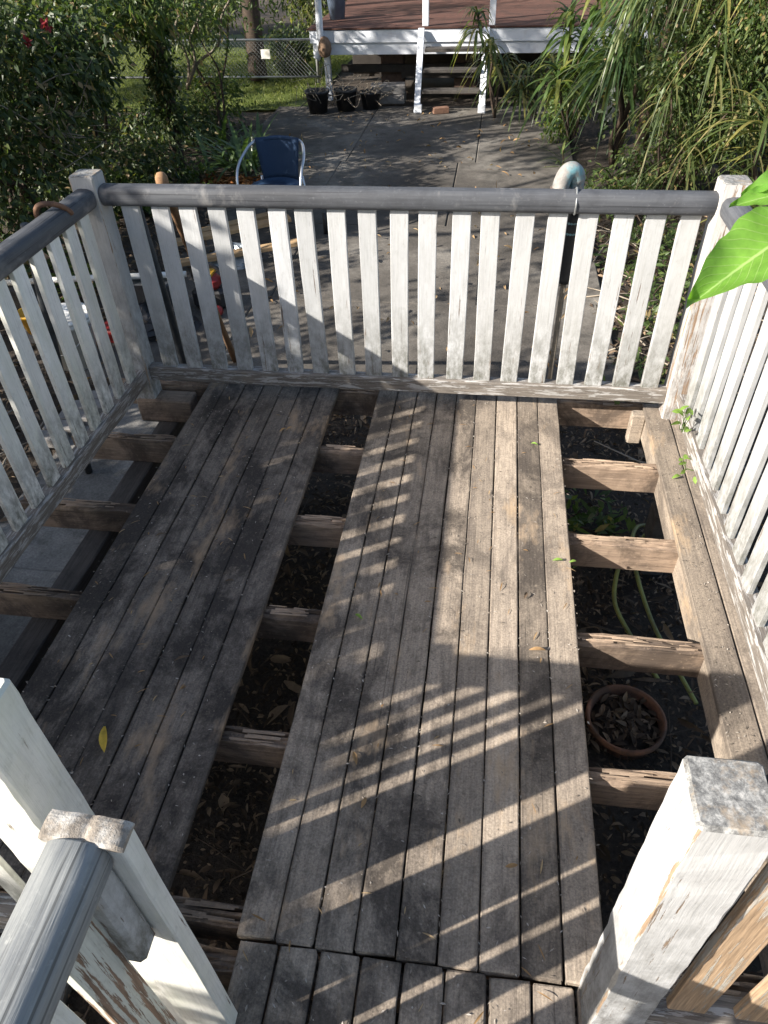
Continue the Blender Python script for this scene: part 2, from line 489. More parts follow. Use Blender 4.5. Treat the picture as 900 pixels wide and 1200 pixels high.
def veined(m):
    nt = m.node_tree
    b = nt.nodes['Principled BSDF']
    col = b.inputs['Base Color'].links[0].from_socket
    uv = nd(nt, 'TexCoord').outputs['UV']
    sp = nd(nt, 'SeparateXYZ', Vector=uv)
    au = mth(nt, 'ABSOLUTE', mth(nt, 'SUBTRACT', sp.outputs[0], .5))
    mid = ramp(nt, au, [(.012, 1), (.03, 0)])
    ph = mth(nt, 'SUBTRACT', mth(nt, 'MULTIPLY', sp.outputs[1], 13.0), mth(nt, 'MULTIPLY', au, 7.0))
    fr = mth(nt, 'ABSOLUTE', mth(nt, 'SUBTRACT', mth(nt, 'FRACT', ph), .5))
    v = mth(nt, 'MAXIMUM', mid, mth(nt, 'MULTIPLY', ramp(nt, fr, [(.02, 1), (.09, 0)]), .55))
    c2 = mix(nt, mth(nt, 'MULTIPLY', v, .8), col, (.40, .56, .20))
    bl = noise(nt, wpos(nt), 46, 5, .7)
    c2 = mix(nt, ramp(nt, bl, [(.66, 0), (.74, .7)]), c2, (.20, .17, .05))
    c2 = mix(nt, ramp(nt, noise(nt, wpos(nt), 14, 3, .6), [(.35, 0), (.7, .45)]), c2, (.09, .24, .035))
    for l in list(nt.links):
        if l.from_socket == col and l.to_node.type in ('BSDF_PRINCIPLED',): nt.links.remove(l)
    nt.links.new(c2, b.inputs['Base Color'])
    bump(nt, b, v, .5, .002)
veined(M['leaf_near'])
M['litter'] = leaf_mat('dead_brown_leaf', (.035, .025, .018), (.11, .077, .053), (.27, .195, .13), .1, .8, .2)
M['litter_orange'] = leaf_mat('orange_mulch', (.16, .06, .02), (.28, .11, .035), (.36, .18, .07), .1, .8, .2)
M['litter_tan'] = leaf_mat('tan_fallen_leaf', (.22, .13, .06), (.32, .20, .10), (.40, .29, .17), .15, .75, .2)
M['crumb'] = leaf_mat('pale_crumb', (.10, .085, .07), (.26, .22, .18), (.44, .40, .35), .0, .9, .1)
M['leaf_yellow'] = leaf_mat('yellow_fallen_leaf', (.55, .36, .05), (.62, .42, .06), (.66, .46, .08), .2, .6, .3)
M['leaf_fallen_green'] = leaf_mat('green_fallen_leaf', (.15, .27, .05), (.19, .31, .06), (.24, .36, .09), .25, .6, .3)
M['flower_red'] = leaf_mat('red_flower_petal', (.20, .018, .026), (.27, .03, .04), (.34, .06, .07), .2, .6, .3)
M['grass'] = leaf_mat('lawn_grass', (.07, .10, .025), (.12, .155, .038), (.21, .225, .075), .35, .6, .3)

# ------------------------------------------------------------------ helpers: leaves
def unit(a): return a / np.maximum(np.linalg.norm(a, axis=-1, keepdims=True), 1e-9)

def ribbons(name, P, D, N, L, W, seg=1, droop=0.0, fold=.25, peak=.45, curl=0.0):
    """many leaves as one mesh: base P, direction D, face normal N, length L, width W"""
    P, D, N = (np.asarray(a, float) for a in (P, D, N))
    n = len(P)
    L = np.broadcast_to(np.asarray(L, float), (n,)); W = np.broadcast_to(np.asarray(W, float), (n,))
    droop = np.broadcast_to(np.asarray(droop, float), (n,))
    D = unit(D)
    S = unit(np.cross(D, N)); N = unit(np.cross(S, D))
    ts = np.array([0, peak, 1.0]) if seg == 1 else np.linspace(0, 1, seg + 1)
    K = len(ts)
    V = np.zeros((n, K, 3, 3))
    for k, t in enumerate(ts):
        c = P + D * (L * t)[:, None] + N * (curl * L * math.sin(t * 3.1))[:, None]
        c = c.copy(); c[:, 2] -= droop * L * t * t
        if t < peak: w = .22 + .78 * math.sin(t / peak * math.pi / 2)
        else: w = math.cos((t - peak) / (1 - peak) * math.pi / 2) ** .8
        w = max(w, .02)
        hw = (W * .5 * w)[:, None]
        V[:, k, 0] = c - S * hw + N * hw * fold
        V[:, k, 1] = c
        V[:, k, 2] = c + S * hw + N * hw * fold
    V = V.reshape(-1, 3)
    q = []
    for k in range(K - 1):
        a = k * 3
        q += [(a, a + 1, a + 4, a + 3), (a + 1, a + 2, a + 5, a + 4)]
    q = np.array(q)
    F = (q[None] + (np.arange(n) * K * 3)[:, None, None]).reshape(-1, 4)
    me = bpy.data.meshes.new(name)
    me.vertices.add(len(V)); me.vertices.foreach_set('co', V.ravel())
    me.loops.add(F.size); me.loops.foreach_set('vertex_index', F.ravel().astype(np.int32))
    me.polygons.add(len(F)); me.polygons.foreach_set('loop_start', (np.arange(len(F)) * 4).astype(np.int32))
    me.polygons.foreach_set('use_smooth', [True] * len(F))
    uv = me.uv_layers.new(name='UVMap')
    U = np.zeros((n, K, 3, 2)); U[:, :, 0, 0] = 0; U[:, :, 1, 0] = .5; U[:, :, 2, 0] = 1; U[..., 1] = ts[None, :, None]
    uv.data.foreach_set('uv', U.reshape(-1, 2)[F.ravel()].ravel())
    me.update(); me.validate()
    return me

def rnd_dir(n, zb=0.0):
    d = RNG.normal(size=(n, 3)); d[:, 2] += zb
    return unit(d)

def crown_pts(centers, radii, counts, spread, shell=.55):
    """clump centres in ellipsoids, then leaves round each clump"""
    P, O = [], []
    for c, r, (nc, per) in zip(centers, radii, counts):
        d = rnd_dir(nc) * (shell + (1 - shell) * RNG.random((nc, 1))) * np.array(r) * (1 + .18 * RNG.normal(size=(nc, 1)))
        cc = np.array(c) + d
        for q in cc:
            m = max(3, int(per * RNG.uniform(.4, 1.6)))
            P.append(q + RNG.normal(size=(m, 3)) * spread * RNG.uniform(.6, 1.3))
            O.append(np.repeat((q - np.array(c))[None], m, 0))
    return np.concatenate(P), unit(np.concatenate(O))

def leafy(name, parent, mat, centers, radii, counts, spread, L, W, shell=.55, zmin=-.66, zb=-.35, out=.6, seg=1, droop=.15, keep=None):
    P, O = crown_pts(centers, radii, counts, spread, shell)
    k = P[:, 2] > zmin
    if keep is not None: k &= keep(P)
    P, O = P[k], O[k]
    n = len(P)
    D = unit(O * out + rnd_dir(n) * .9 + np.array([0, 0, zb]))
    N = unit(rnd_dir(n, 0) * .8 + np.array([-.3, -.3, .9]))
    me = ribbons(name, P, D, N, L * RNG.uniform(.6, 1.35, n), W * RNG.uniform(.7, 1.25, n), seg, droop)
    return add(name, me, parent, None, mat)

def limbs(name, parent, mat, root, tips, r0, r1=.008, sides=6, wig=.12):
    """branches from a point to each tip, one mesh"""
    V, F = [], []
    for t in tips:
        root_, t = Vector(root), Vector(t)
        mid = [root_.lerp(t, f) + Vector(RNG.normal(size=3) * wig * (t - root_).length * .5 * math.sin(f * 3.1)) for f in (.25, .5, .75)]
        me = tube('tmp', spline([root_] + mid + [t], 3), [r0 + (r1 - r0) * i / 12 for i in range(13)], sides)
        o = len(V)
        V += [v.co.copy() for v in me.vertices]
        F += [tuple(i + o for i in p.vertices) for p in me.polygons]
        bpy.data.meshes.remove(me)
    return add(name, mesh(name, V, F, True), parent, None, mat)

G = -0.65      # level of the yard; the deck boards lie at z = 0

# ================================================================== SETTING
def sheet(name, x0, x1, y0, y1, z, nx, ny, amp, mat, seed=1):
    r = np.random.default_rng(seed)
    xs, ys = np.linspace(x0, x1, nx + 1), np.linspace(y0, y1, ny + 1)
    H = r.normal(size=(ny + 1, nx + 1)) * amp
    V = [(x, y, z + H[j, i]) for j, y in enumerate(ys) for i, x in enumerate(xs)]
    F = [(j * (nx + 1) + i, j * (nx + 1) + i + 1, (j + 1) * (nx + 1) + i + 1, (j + 1) * (nx + 1) + i) for j in range(ny) for i in range(nx)]
    o = add(name, mesh(name, V, F, True), None, None, mat)
    return o

tag(sheet('ground', -90, 90, -60, 120, G - .07, 40, 40, 0.0, M['soil']), kind='structure')
tag(sheet('garden_soil', -7.5, 6.5, -4.5, 8.6, G - .05, 90, 90, .012, M['soil'], 4), kind='structure')
tag(sheet('lawn', -14, -2.35, 8.7, 16, G - .045, 60, 30, .01, M['grass'], 5), kind='structure')

patio = bpy.data.objects.new('patio', None); C.objects.link(patio)
patio.location = (0, 5, G); tag(patio, 'stained concrete patio slabs running to the house steps', kind='structure')
def slab(x0, x1, y0, y1, z=G, mat='concrete', parent=patio, name='slab', seed=0):
    me = bar(name, x1 - x0 - .005, rect_profile(y1 - y0 - .005, .08, .006), 6, .0025, seed=seed, end=.01)
    add(name, me, parent, frame((x0 + .0025, (y0 + y1) / 2, z - .04 + random.uniform(-.003, .003)), (1, 0, 0), (0, 1, 0)), M[mat])
ys = [1.0, 2.3, 3.95, 6.0, 8.75]
for j in range(4):
    off = (0, .35, 0, .2)[j]
    xs = [-2.75 if j == 3 else -2.25, -1.32 + off * .3, .05 + off, 1.35]
    for i in range(3): slab(xs[i], xs[i + 1], ys[j], ys[j + 1], seed=j * 5 + i)
side_slab = bpy.data.objects.new('side_path', None); C.objects.link(side_slab)
side_slab.location = (-1.5, -1, G); tag(side_slab, 'mottled grey concrete path under the left railing', kind='structure')
yy = [-3.6, -2.2, -.7, .99]
for j in range(3): slab(-1.95, -.62, yy[j], yy[j + 1], mat='concrete_path', parent=side_slab, seed=40 + j)

# lawn blades
n = 26000
P = np.stack([RNG.uniform(-9, -2.4, n), RNG.uniform(8.75, 13.5, n), np.full(n, G - .05)], 1)
P = P[~((P[:, 0] > -2.6) & (P[:, 1] < 9.3))]
n = len(P)
tag(add('grass', ribbons('grass', P, rnd_dir(n, 2.2), rnd_dir(n), RNG.uniform(.04, .10, n), .010, 1, .2), None, None, M['grass']),
    'sunlit mown lawn in front of the wire fence', 'grass', kind='stuff')

# leaf litter on the soil under and round the deck
def litter(name, n, x, y, z, L, W, mat, label, keep=None, tilt=.8):
    P = np.stack([RNG.uniform(*x, n), RNG.uniform(*y, n), z + RNG.random(n) ** 2 * .05], 1)
    if keep is not None: P = P[keep(P)]
    n = len(P)
    D = rnd_dir(n); D[:, 2] *= .35
    N = unit(rnd_dir(n) * tilt + np.array([0, 0, 1]))
    me = ribbons(name, P, D, N, L * RNG.uniform(.5, 1.5, n), W * RNG.uniform(.5, 1.4, n), 3, 0, .5, .45, .12)
    return tag(add(name, me, None, None, mat), label, 'leaf litter', kind='stuff')
def drift(P): return np.sin(P[:, 0] * 7.1 + 1.3) * np.sin(P[:, 1] * 5.3 + .4) + RNG.normal(size=len(P)) * .55 > -.15
litter('leaf_crumbs', 16000, (-.7, 1.9), (-2.9, .95), G - .047, .022, .010, M['litter'], 'broken brown leaf crumbs over the soil under the deck')
litter('leaf_litter', 9000, (-.7, 1.9), (-2.9, .95), G - .045, .048, .014, M['litter'], 'dark dead leaves and bark lying on the soil under the deck', drift)
litter('dead_leaves', 420, (-.7, 1.9), (-2.9, .95), G - .035, .10, .030, M['litter'], 'larger curled dead leaves scattered under the deck')
litter('leaf_litter', 1500, (1.25, 2.6), (.2, 4.6), G - .045, .09, .022, M['litter'], 'dead leaves on the soil beside the patio edge at right')
litter('leaf_litter', 1500, (-4.2, -1.95), (-.6, 4.6), G - .045, .09, .026, M['litter'], 'dead leaves on the soil left of the deck')
litter('bark_mulch', 900, (-2.75, -1.75), (4.75, 5.35), G - .03, .09, .03, M['litter_orange'], 'patch of orange bark mulch in the garden bed behind the chair')
litter('leaf_litter', 260, (-2.2, 1.3), (.6, 8.3), G + .004, .07, .022, M['litter_tan'], 'scattered dry leaves lying on the concrete patio')

# twigs under the deck
def sticks(name, n, x, y, z, length, r, mat, label):
    V, F = [], []
    for i in range(n):
        a = random.uniform(0, math.pi); l = length * random.uniform(.4, 1.3)
        p = Vector((random.uniform(*x), random.uniform(*y), z + random.uniform(.005, .05)))
        d = Vector((math.cos(a), math.sin(a), random.uniform(-.08, .12))) * l
        me = tube('t', [p - d / 2, p + Vector((0, 0, .015)), p + d / 2], [r, r * .9, r * .5], 5)
        o = len(V); V += [v.co.copy() for v in me.vertices]; F += [tuple(q + o for q in f.vertices) for f in me.polygons]
        bpy.data.meshes.remove(me)
    return tag(add(name, mesh(name, V, F, True), None, None, mat), label, 'twigs', kind='stuff')
sticks('twigs', 110, (-.6, 1.3), (-2.6, .3), G - .02, .28, .003, M['bark'], 'thin pale twigs strewn on the soil under the deck')
sticks('twigs', 60, (1.3, 2.4), (.3, 4), G - .02, .5, .006, M['bark_pale'], 'dry sticks in the weeds behind the far railing')
sticks('twigs', 50, (-3.6, -1.95), (-.3, 3), G - .02, .4, .006, M['bark_pale'], 'dry sticks on the ground left of the deck')

# ================================================================== DECK
deck = thing('timber_deck', (0.1, -1.2, 0), 'old timber deck with missing boards that bare its joists', 'deck')
BT = .022
def board(x0, x1, y0, y1, mat, seed, dz=0.0, rag=.003):
    L = y1 - y0
    w = x1 - x0
    me = bar('board', L, rect_profile(w, BT, .0028), 18, .0011, .0012, seed=seed, end=.003, rag=rag)
    add('board', me, deck, frame(((x0 + x1) / 2, y0, -BT / 2 + dz), (0, 1, 0), (-1, 0, 0)), M[mat])
FAR = 0.06
bw = .81 / 9
for i in range(9):      # middle run
    x0 = i * bw
    board(x0 + .0019, x0 + bw - .0019, -2.304 + random.uniform(-.004, .004), FAR + random.uniform(-.006, .004), 'deck' if i < 5 else ('deck' if i == 7 else 'deck_warm'), i, random.uniform(-.0016, .0016))
for i in range(7):      # left run
    x0 = -.1848 - .63 + i * .09
    board(x0 + .0019, x0 + .09 - .0019, -2.27 + random.uniform(-.01, .01), FAR + random.uniform(-.006, .006), 'deck_dark', 20 + i, random.uniform(-.0016, .0016))
board(1.178, 1.272, -2.26, -.015, 'deck_warm', 41); board(1.278, 1.365, -2.27, -.02, 'deck_warm', 42, -.002)
for i in range(9):      # landing boards towards the steps
    x0 = .012 + i * .0915
    board(x0 + .003, x0 + .0885, -3.75, -2.3115, 'deck' if i < 6 else 'deck_warm', 60 + i, -.004 + random.uniform(-.002, .001), .004)
# joists
def joist(y, x0, x1, mat, seed, w=.048, h=.118, z=-BT - .0015):
    r = random.Random(seed)
    n = int((x1 - x0) / .035); m = 9
    tracks = [[0.0] * (n + 1) for _ in range(m)]
    for t in range(m):
        d = 0.0
        for i in range(n + 1):
            d = .72 * d + r.uniform(-.0045, .0085)
            tracks[t][i] = max(0.0, d) * (1.25 if t in (0, m - 1) else (2.0 if t in (3, 6) else .8))
    V, F = [], []
    for i in range(n + 1):
        x = (x1 - x0) * i / n
        V.append((x, -w / 2 + r.uniform(-.001, .001), -h / 2))
        for t in range(m):
            V.append((x, -w / 2 + w * t / (m - 1) + (r.uniform(-.0016, .0016) if 0 < t < m - 1 else r.uniform(-.002, .001)), h / 2 - tracks[t][i]))
        V.append((x, w / 2 + r.uniform(-.001, .001), -h / 2))
    k = m + 2
    for i in range(n):
        for t in range(k):
            a, b = i * k + t, i * k + (t + 1) % k
            F.append((a, a + k, b + k, b))
    F.append(tuple(range(k))); F.append(tuple(reversed(range(n * k, n * k + k))))
    add('joist', mesh('joist', V, F), deck, frame((x0, y, z - h / 2), (1, 0, 0), (0, 1, 0)), M[mat])
for k in range(6):
    joist(.012 - .4535 * k, -1.30, 1.245, 'joist_red', 80 + k)
joist(-2.345, -.45, 1.185, 'joist_red', 90); joist(-2.80, -.45, 1.185, 'joist_red', 91); joist(-3.25, -.45, 1.185, 'joist_red', 92)
# torn, split fibres along the bared joist tops
def splinters(name, y, x0, x1, seed):
    r = random.Random(seed)
    V, F = [], []
    n = int((x1 - x0) * 46)
    for i in range(n):
        l = r.uniform(.03, .13); x = r.uniform(x0, x1 - l); yy = y + r.uniform(-.021, .021); w = r.uniform(.002, .006); h = r.uniform(.001, .0045)
        z = -BT - .001
        o = len(V)
        V += [(x, yy - w, z), (x + l, yy - w * .5, z), (x + l, yy + w * .5, z), (x, yy + w, z), (x + .02 * l, yy, z + h * .4), (x + l * .6, yy, z + h)]
        F += [(o, o + 1, o + 5, o + 4), (o + 2, o + 3, o + 4, o + 5), (o + 1, o + 2, o + 5), (o + 3, o, o + 4)]
    tag(add(name, mesh(name, V, F), deck, None, M['joist']), kind='stuff')
for k in range(6):
    y = .012 - .4535 * k
    splinters('splinter', y, .82, 1.17, 5 + k); splinters('splinter', y, -.18, -.005, 15 + k); splinters('splinter', y, -1.25, -.83, 25 + k)
# bearers under the joists and the rim timber below the right-hand boards
def bearer(x, w, z1, h, y0, y1, mat, seed, name='bearer'):
    me = bar(name, y1 - y0, rect_profile(w, h, .005), 20, .002, .004, seed=seed, end=.006)
    add(name, me, deck, frame((x, y0, z1 - h / 2), (0, 1, 0), (-1, 0, 0)), M[mat])
bearer(-1.0, .095, -.146, .14, -2.6, .15, 'bearer', 100)
bearer(.36, .095, -.146, .14, -3.6, .12, 'bearer', 101)
bearer(1.215, .05, -BT - .004, .125, -2.6, -.06, 'deck_warm', 102, 'rim_joist')
bearer(1.30, .09, -.15, .13, -2.6, .1, 'bearer', 103)
# stumps
for (x, y) in ((-1.0, -.3), (-1.0, -1.9), (.36, -.35), (.36, -1.75), (1.3, -.35), (1.3, -1.9)):
    add('stump', box_me('stump', .11, .11, .36, .008, int(x * 10 + y * 7)), deck, Matrix.Translation((x, y, G - .03)), M['bearer'])
add('packing_block', box_me('packing_block', .26, .10, .115, .006, 3), deck, Matrix.Translation((-1.0, -.10, -.144)), M['joist_red'])
add('packing_block', box_me('packing_block', .06, .05, .15, .006, 4), deck, Matrix.Translation((1.163, -.052, -.178)), M['deck_warm'])

# ================================================================== POSTS AND RAILINGS
def post(x, y, top, label, w=.098, mat=('post', 'post_edge'), seed=0, base=-.16):
    me = bar('deck_post', top - base, rect_profile(w, w, .005), 26, .0013, .002, chamfer_mat=True, end=.006, seed=seed)
    me.materials.append(M[mat[0]]); me.materials.append(M[mat[1]])
    o = add('deck_post', me, None, frame((x, y, base), (0, 0, 1), (1, 0, 0)))
    return tag(o, label, 'post', 'square timber posts of the deck railing')
post(-1.095, -.085, .955, 'flaking white square post at the far left corner of the deck', seed=1)
post(1.288, -.085, .955, 'weathered white square post at the far right corner, brown streak down it', seed=2, mat=('post_worn', 'post_edge'))
post(.7985, -2.342, .902, 'large white foreground post with mottled grey top, right of the entry', seed=3)
post(-.226, -2.338, .912, 'white foreground post with smooth shaded side, left of the entry', seed=4, mat=('paint_green', 'paint_green'))
post(-1.095, -2.338, .93, 'white post at the near left deck corner, outside the picture edge', seed=5)
post(1.288, -2.342, .92, 'white post at the near right deck corner, outside the picture edge', seed=6)

BAL = {}
def baluster_mesh(L, w, t, v):
    key = (round(L, 3), w, t, v)
    if key not in BAL:
        BAL[key] = bar('baluster', L, rect_profile(w, t, .0022), 8, .0007, .0018, seed=200 + v * 7 + int(L * 100), end=.002)
    return BAL[key]

def with_mat(me, mat):
    key = (me.name, mat)
    if key not in BAL:
        c = me.copy(); c.materials.clear(); c.materials.append(M[mat]); BAL[key] = c
    return BAL[key]

def railing(label, a, b, inward, mats, first, pitch, count, zr=.874, z0=.062, zb=.128, w=.07, rail_mat='handrail', face=0.0, rail_over=.0, mat_fn=None, seed=0, bt=.019):
    """a straight railing from a to b (2-D points on the handrail axis); inward = side the deck lies on"""
    a, b = Vector((a[0], a[1], 0)), Vector((b[0], b[1], 0))
    d = (b - a).normalized(); L = (b - a).length
    inn = Vector((inward[0], inward[1], 0))
    t = thing('railing', (a.x, a.y, 0), label, 'railing', 'white baluster railings round the deck')
    hr = bar('handrail', L + 2 * rail_over, rail_profile(.084, .076), 30, .0007, .003, smooth=True, seed=300 + seed, end=.003)
    add('handrail', hr, t, frame(a - d * rail_over + Vector((0, 0, zr)), d, Vector((0, 0, 1)).cross(d)), M[rail_mat])
    br = bar('bottom_rail', L, rect_profile(.055, zb - z0, .005), 14, .0016, .0015, seed=320 + seed, end=.003)
    c = inn * (face - .012)
    add('bottom_rail', br, t, frame(a + c + Vector((0, 0, (z0 + zb) / 2)), d, Vector((0, 0, 1)).cross(d)), M['bottom_rail'])
    r = random.Random(seed + 50)
    bl = zr - .03 - zb + .02
    for i in range(count):
        p = a + d * (first + i * pitch + r.uniform(-.003, .003)) + inn * (face - .010)
        mt = mat_fn(i) if mat_fn else mats
        me = with_mat(baluster_mesh(bl, w, bt, r.randrange(5)), mt)
        lean = Vector((0, 0, 1)) + d * r.uniform(-.009, .009)
        add('baluster', me, t, frame(p + Vector((0, 0, zb - .018)), lean, d))
    return t
railing('far white railing across the back of the deck below a grey rail', (-1.046, -.085), (1.24, -.085), (0, -1), 'paint', .0675 + .035, .1172, 19, face=.014, seed=1)
railing('left white railing with greenish mildewed balusters and grey rail', (-1.098, -2.289), (-1.098, -.136), (1, 0), 'paint_green', 2.153 - .09 - 16 * .1212, .1212, 17, face=.03, seed=2)
railing('sunlit right white railing beside the two remaining brown boards', (1.29, -2.293), (1.29, -.136), (-1, 0), 'paint_right', 2.157 - .105 - 16 * .1228, .1228, 17, face=.0, seed=3)
railing('near left railing between the left corner and the entry post', (-1.046, -2.338), (-.276, -2.338), (0, 1), 'paint_green', .06, .117, 6, face=.0, seed=4, w=.050, bt=.012)
railing('near right railing of bare orange balusters behind the big foreground post', (.848, -2.342), (1.239, -2.342), (0, -1), 'bare_baluster', .082, .117, 3, face=.02, seed=5)

# stair rail beside the camera
sr = thing('stair_railing', (0.0, -2.46, G), 'pale stair railing at lower left with grey round rail and broken newel top', 'railing')
nw = bar('newel', 1.485, rect_profile(.104, .034, .003), 10, .001, seed=61, end=.004, rag=.004)
add('newel', nw, sr, frame((-.004, -2.458, G), (0, 0, 1), (1, 0, 0)), M['paint_green'])
V, F = [], []
NC = 40
for i in range(NC + 1):
    f_ = i / NC
    x = -.060 + .110 * f_
    zt = .851 - .0022 * math.exp(-((f_ - .52) / .05) ** 2) - .012 * f_ ** 6 + .0012 * math.sin(f_ * 9) + .0006 * math.sin(f_ * 21 + 1)
    for (yy_, z_) in ((-2.4765, .832), (-2.4785, zt - .003), (-2.474, zt), (-2.466, zt + .001), (-2.456, zt + .0015), (-2.447, zt), (-2.440, zt - .003), (-2.4395, .832)):
        V.append((x, yy_ + .0006 * math.sin(f_ * 11 + z_ * 40), z_))
for i in range(NC):
    for k in range(8):
        a_, b_ = i * 8 + k, i * 8 + (k + 1) % 8
        F.append((a_, a_ + 8, b_ + 8, b_))
F.append(tuple(range(8))); F.append(tuple(reversed(range(NC * 8, NC * 8 + 8))))
add('newel_top', mesh('newel_top', V, F), sr, None, M['broken_wood'])
nx = bar('newel_board', 1.30, rect_profile(.102, .03, .003), 8, .001, seed=65, end=.004)
add('newel_board', nx, sr, frame((-.1085, -2.450, G), (0, 0, 1), (1, 0, 0)), M['paint_green'])
nb = bar('newel_block', .29, rect_profile(.060, .045, .006), 6, .001, seed=62, end=.012)
add('newel_block', nb, sr, frame((-.006, -2.499, .545), (0, 0, 1), (1, 0, 0)), M['paint'])
hr = bar('handrail', 1.5, rail_profile(.084, .080), 30, .0007, .002, smooth=True, seed=63, end=.004)
add('handrail', hr, sr, frame((-.012, -3.975, .815), (0, 1, 0), (-1, 0, 0)), M['handrail_pale'])
for i in range(7):
    y = (-2.556, -2.649, -2.79, -2.90, -3.02, -3.14, -3.26)[i]
    add('baluster', with_mat(baluster_mesh(1.39, .07, .02, i % 5), 'stair_baluster' if i % 2 == 0 else 'paint_green'), sr, frame((-.012, y, G + .02), (0, .0, 1), (0, 1, 0)))
add('bottom_rail', bar('bottom_rail', 1.45, rect_profile(.045, .05, .004), 8, .001, seed=64), sr, frame((-.045, -3.975, .10), (0, 1, 0), (-1, 0, 0)), M['bottom_rail'])

# ================================================================== HOUSE
HY, HZ = 9.05, .27
house = thing('house', (-.5, HY, G), 'raised house verandah with white fascia boards and red-brown floor', 'house')
def hbar(name, p, L, w, t, mat, xd=(1, 0, 0), yd=(0, 0, 1), n=8, seed=0, c=.004, parent=house):
    return add(name, bar(name, L, rect_profile(w, t, c), n, .0006, .001, seed=seed, end=.004), parent, frame(p, xd, yd), M[mat])
hbar('fascia_board', (-2.27, HY, HZ - .105), 6.6, .155, .03, 'house_white', seed=1)
hbar('fascia_board', (-2.24, HY + .03, HZ - .255), 6.6, .15, .03, 'house_white', seed=2)
hbar('end_fascia', (-2.26, HY + .02, HZ - .105), 3.6, .155, .03, 'house_white', (0, 1, 0), seed=3)
for i in range(28):
    hbar('floor_board', (-2.30, HY + .03 + i * .13, HZ - .012), 6.7, .124, .022, 'red_deck', (1, 0, 0), (0, 1, 0), seed=10 + i % 5, c=.002)
hbar('wall', (-2.0, HY + 3.75, HZ), 2.6, 6.2, .12, 'house_wall', (0, 0, 1), (1, 0, 0), seed=4).location.x += 3.1
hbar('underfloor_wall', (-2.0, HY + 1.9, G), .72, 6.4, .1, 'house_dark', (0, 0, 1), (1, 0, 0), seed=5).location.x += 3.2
for (x, zt) in ((-.62, 1.6), (.30, 1.6), (-2.06, HZ - .02), (2.4, 1.6)):
    hbar('verandah_post', (x, HY + .075 if zt > 1 else HY + .10, G if zt < 1 else HZ), (zt - (G if zt < 1 else HZ)), .085, .085, 'house_white', (0, 0, 1), (1, 0, 0), seed=6)
for (x, z, l) in ((-1.9, -.28, 1.0), (-1.0, -.36, .9)):
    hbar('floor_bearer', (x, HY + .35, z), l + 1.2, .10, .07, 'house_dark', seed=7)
# brick piers and vent under the floor
for (x, y) in ((-1.15, HY + .55), (-.05, HY + .55), (1.2, HY + .55)):
    add('brick_pier', box_me('brick_pier', .34, .24, .62, .01, 3), house, Matrix.Translation((x, y, G)), M['brick_dark'])
# steps
steps = thing('house_steps', (-.2, HY - .4, G), 'dark timber steps between two slanting white stringers at the verandah', 'steps')
for x in (-.645, .235):
    v = Vector((0, -.66, -.885))
    hbar('stringer', (x - .02 * (x < 0), HY - .05, HZ - .02), v.length + .02, .085, .05, 'house_white', v, (1, 0, 0), seed=8, parent=steps)
    hbar('stringer_foot', (x, HY - .70, G), .10, .10, .07, 'house_white', (0, 0, 1), (1, 0, 0), seed=9, parent=steps, n=2)
for k in range(3):
    f = (k + 1) / 4
    hbar('tread', (-.60, HY - .03 - .66 * f, HZ - .02 - .885 * f), .80, .20, .04, 'bearer', (1, 0, 0), (0, 1, 0), seed=12 + k, parent=steps)
# downpipe with its elbow, mud nest
dp = spline([(-2.10, HY - .07, 1.2), (-2.10, HY - .07, .5), (-2.11, HY - .07, .12), (-2.13, HY - .07, .0), (-2.18, HY - .10, -.09)], 5)
tag(add('downpipe', tube('downpipe', dp, .048, 14), None, None, M['house_white']), 'round white downpipe with an elbow on the verandah corner', 'downpipe')
nest = lathe('mud_nest', [(.02, -.13), (.07, -.11), (.095, -.03), (.085, .05), (.05, .11), (.01, .13)], 16, wob=.1)
tag(add('mud_nest', nest, None, Matrix.Translation((-2.045, HY - .11, .06)), M['nest']), 'brown mud nest lump on the verandah downpipe', 'nest')

def pot(name, loc, r, h, mat, label, cat='plant pot', group=None, soil=True, rim=.018, taper=.74):
    t = thing(name, loc, label, cat, group)
    prof = [(r * taper, 0), (r * (taper + (1 - taper) * .85), h * .86), (r * 1.0, h * .87), (r * 1.04, h * .88), (r * 1.04, h), (r * .97, h * 1.0), (r * .93, h * .93), (r * .70, h * .3), (r * .05, h * .28)]
    add('pot_body', lathe('pot_body', prof, 32), t, Matrix.Translation(loc), M[mat])
    if soil:
        add('potting_soil', lathe('potting_soil', [(r * .9, h * .80), (r * .5, h * .83), (.01, h * .84)], 24), t, Matrix.Translation(loc), M['soil'])
    return t
pot('plant_pot', (-2.03, 9.95, HZ + .001), .15, .34, 'pot_blue', 'blue-grey tapered pot standing on the verandah floor')
bp = [(-2.08, 8.38, .17, .28), (-1.70, 8.52, .165, .27), (-1.36, 8.62, .15, .22)]
bl = ['black plastic pot with dry stems, leftmost under the verandah corner', 'black plastic pot with dry stems, second from the verandah corner', 'low black pot of dead stems nearest the house steps']
for (x, y, r, h), l in zip(bp, bl):
    t = pot('plant_pot', (x, y, G), r, h, 'black_plastic', l, group='black pots in front of the verandah')
    tips = [(x + random.uniform(-.45, .45), y + random.uniform(-.35, .1), G + h + random.uniform(-.1, .22)) for _ in range(13)]
    limbs('stem', t, M['bark_pale'], (x, y, G + h * .8), tips, .006, .003, 5, .5)
tag(add('brick', box_me('brick', .22, .11, .075, .006, 5), None, Matrix.Translation((-.33, 8.33, G)) @ Matrix.Rotation(.3, 4, 'Z'), M['brick']), 'single orange brick lying at the foot of the house steps', 'brick')
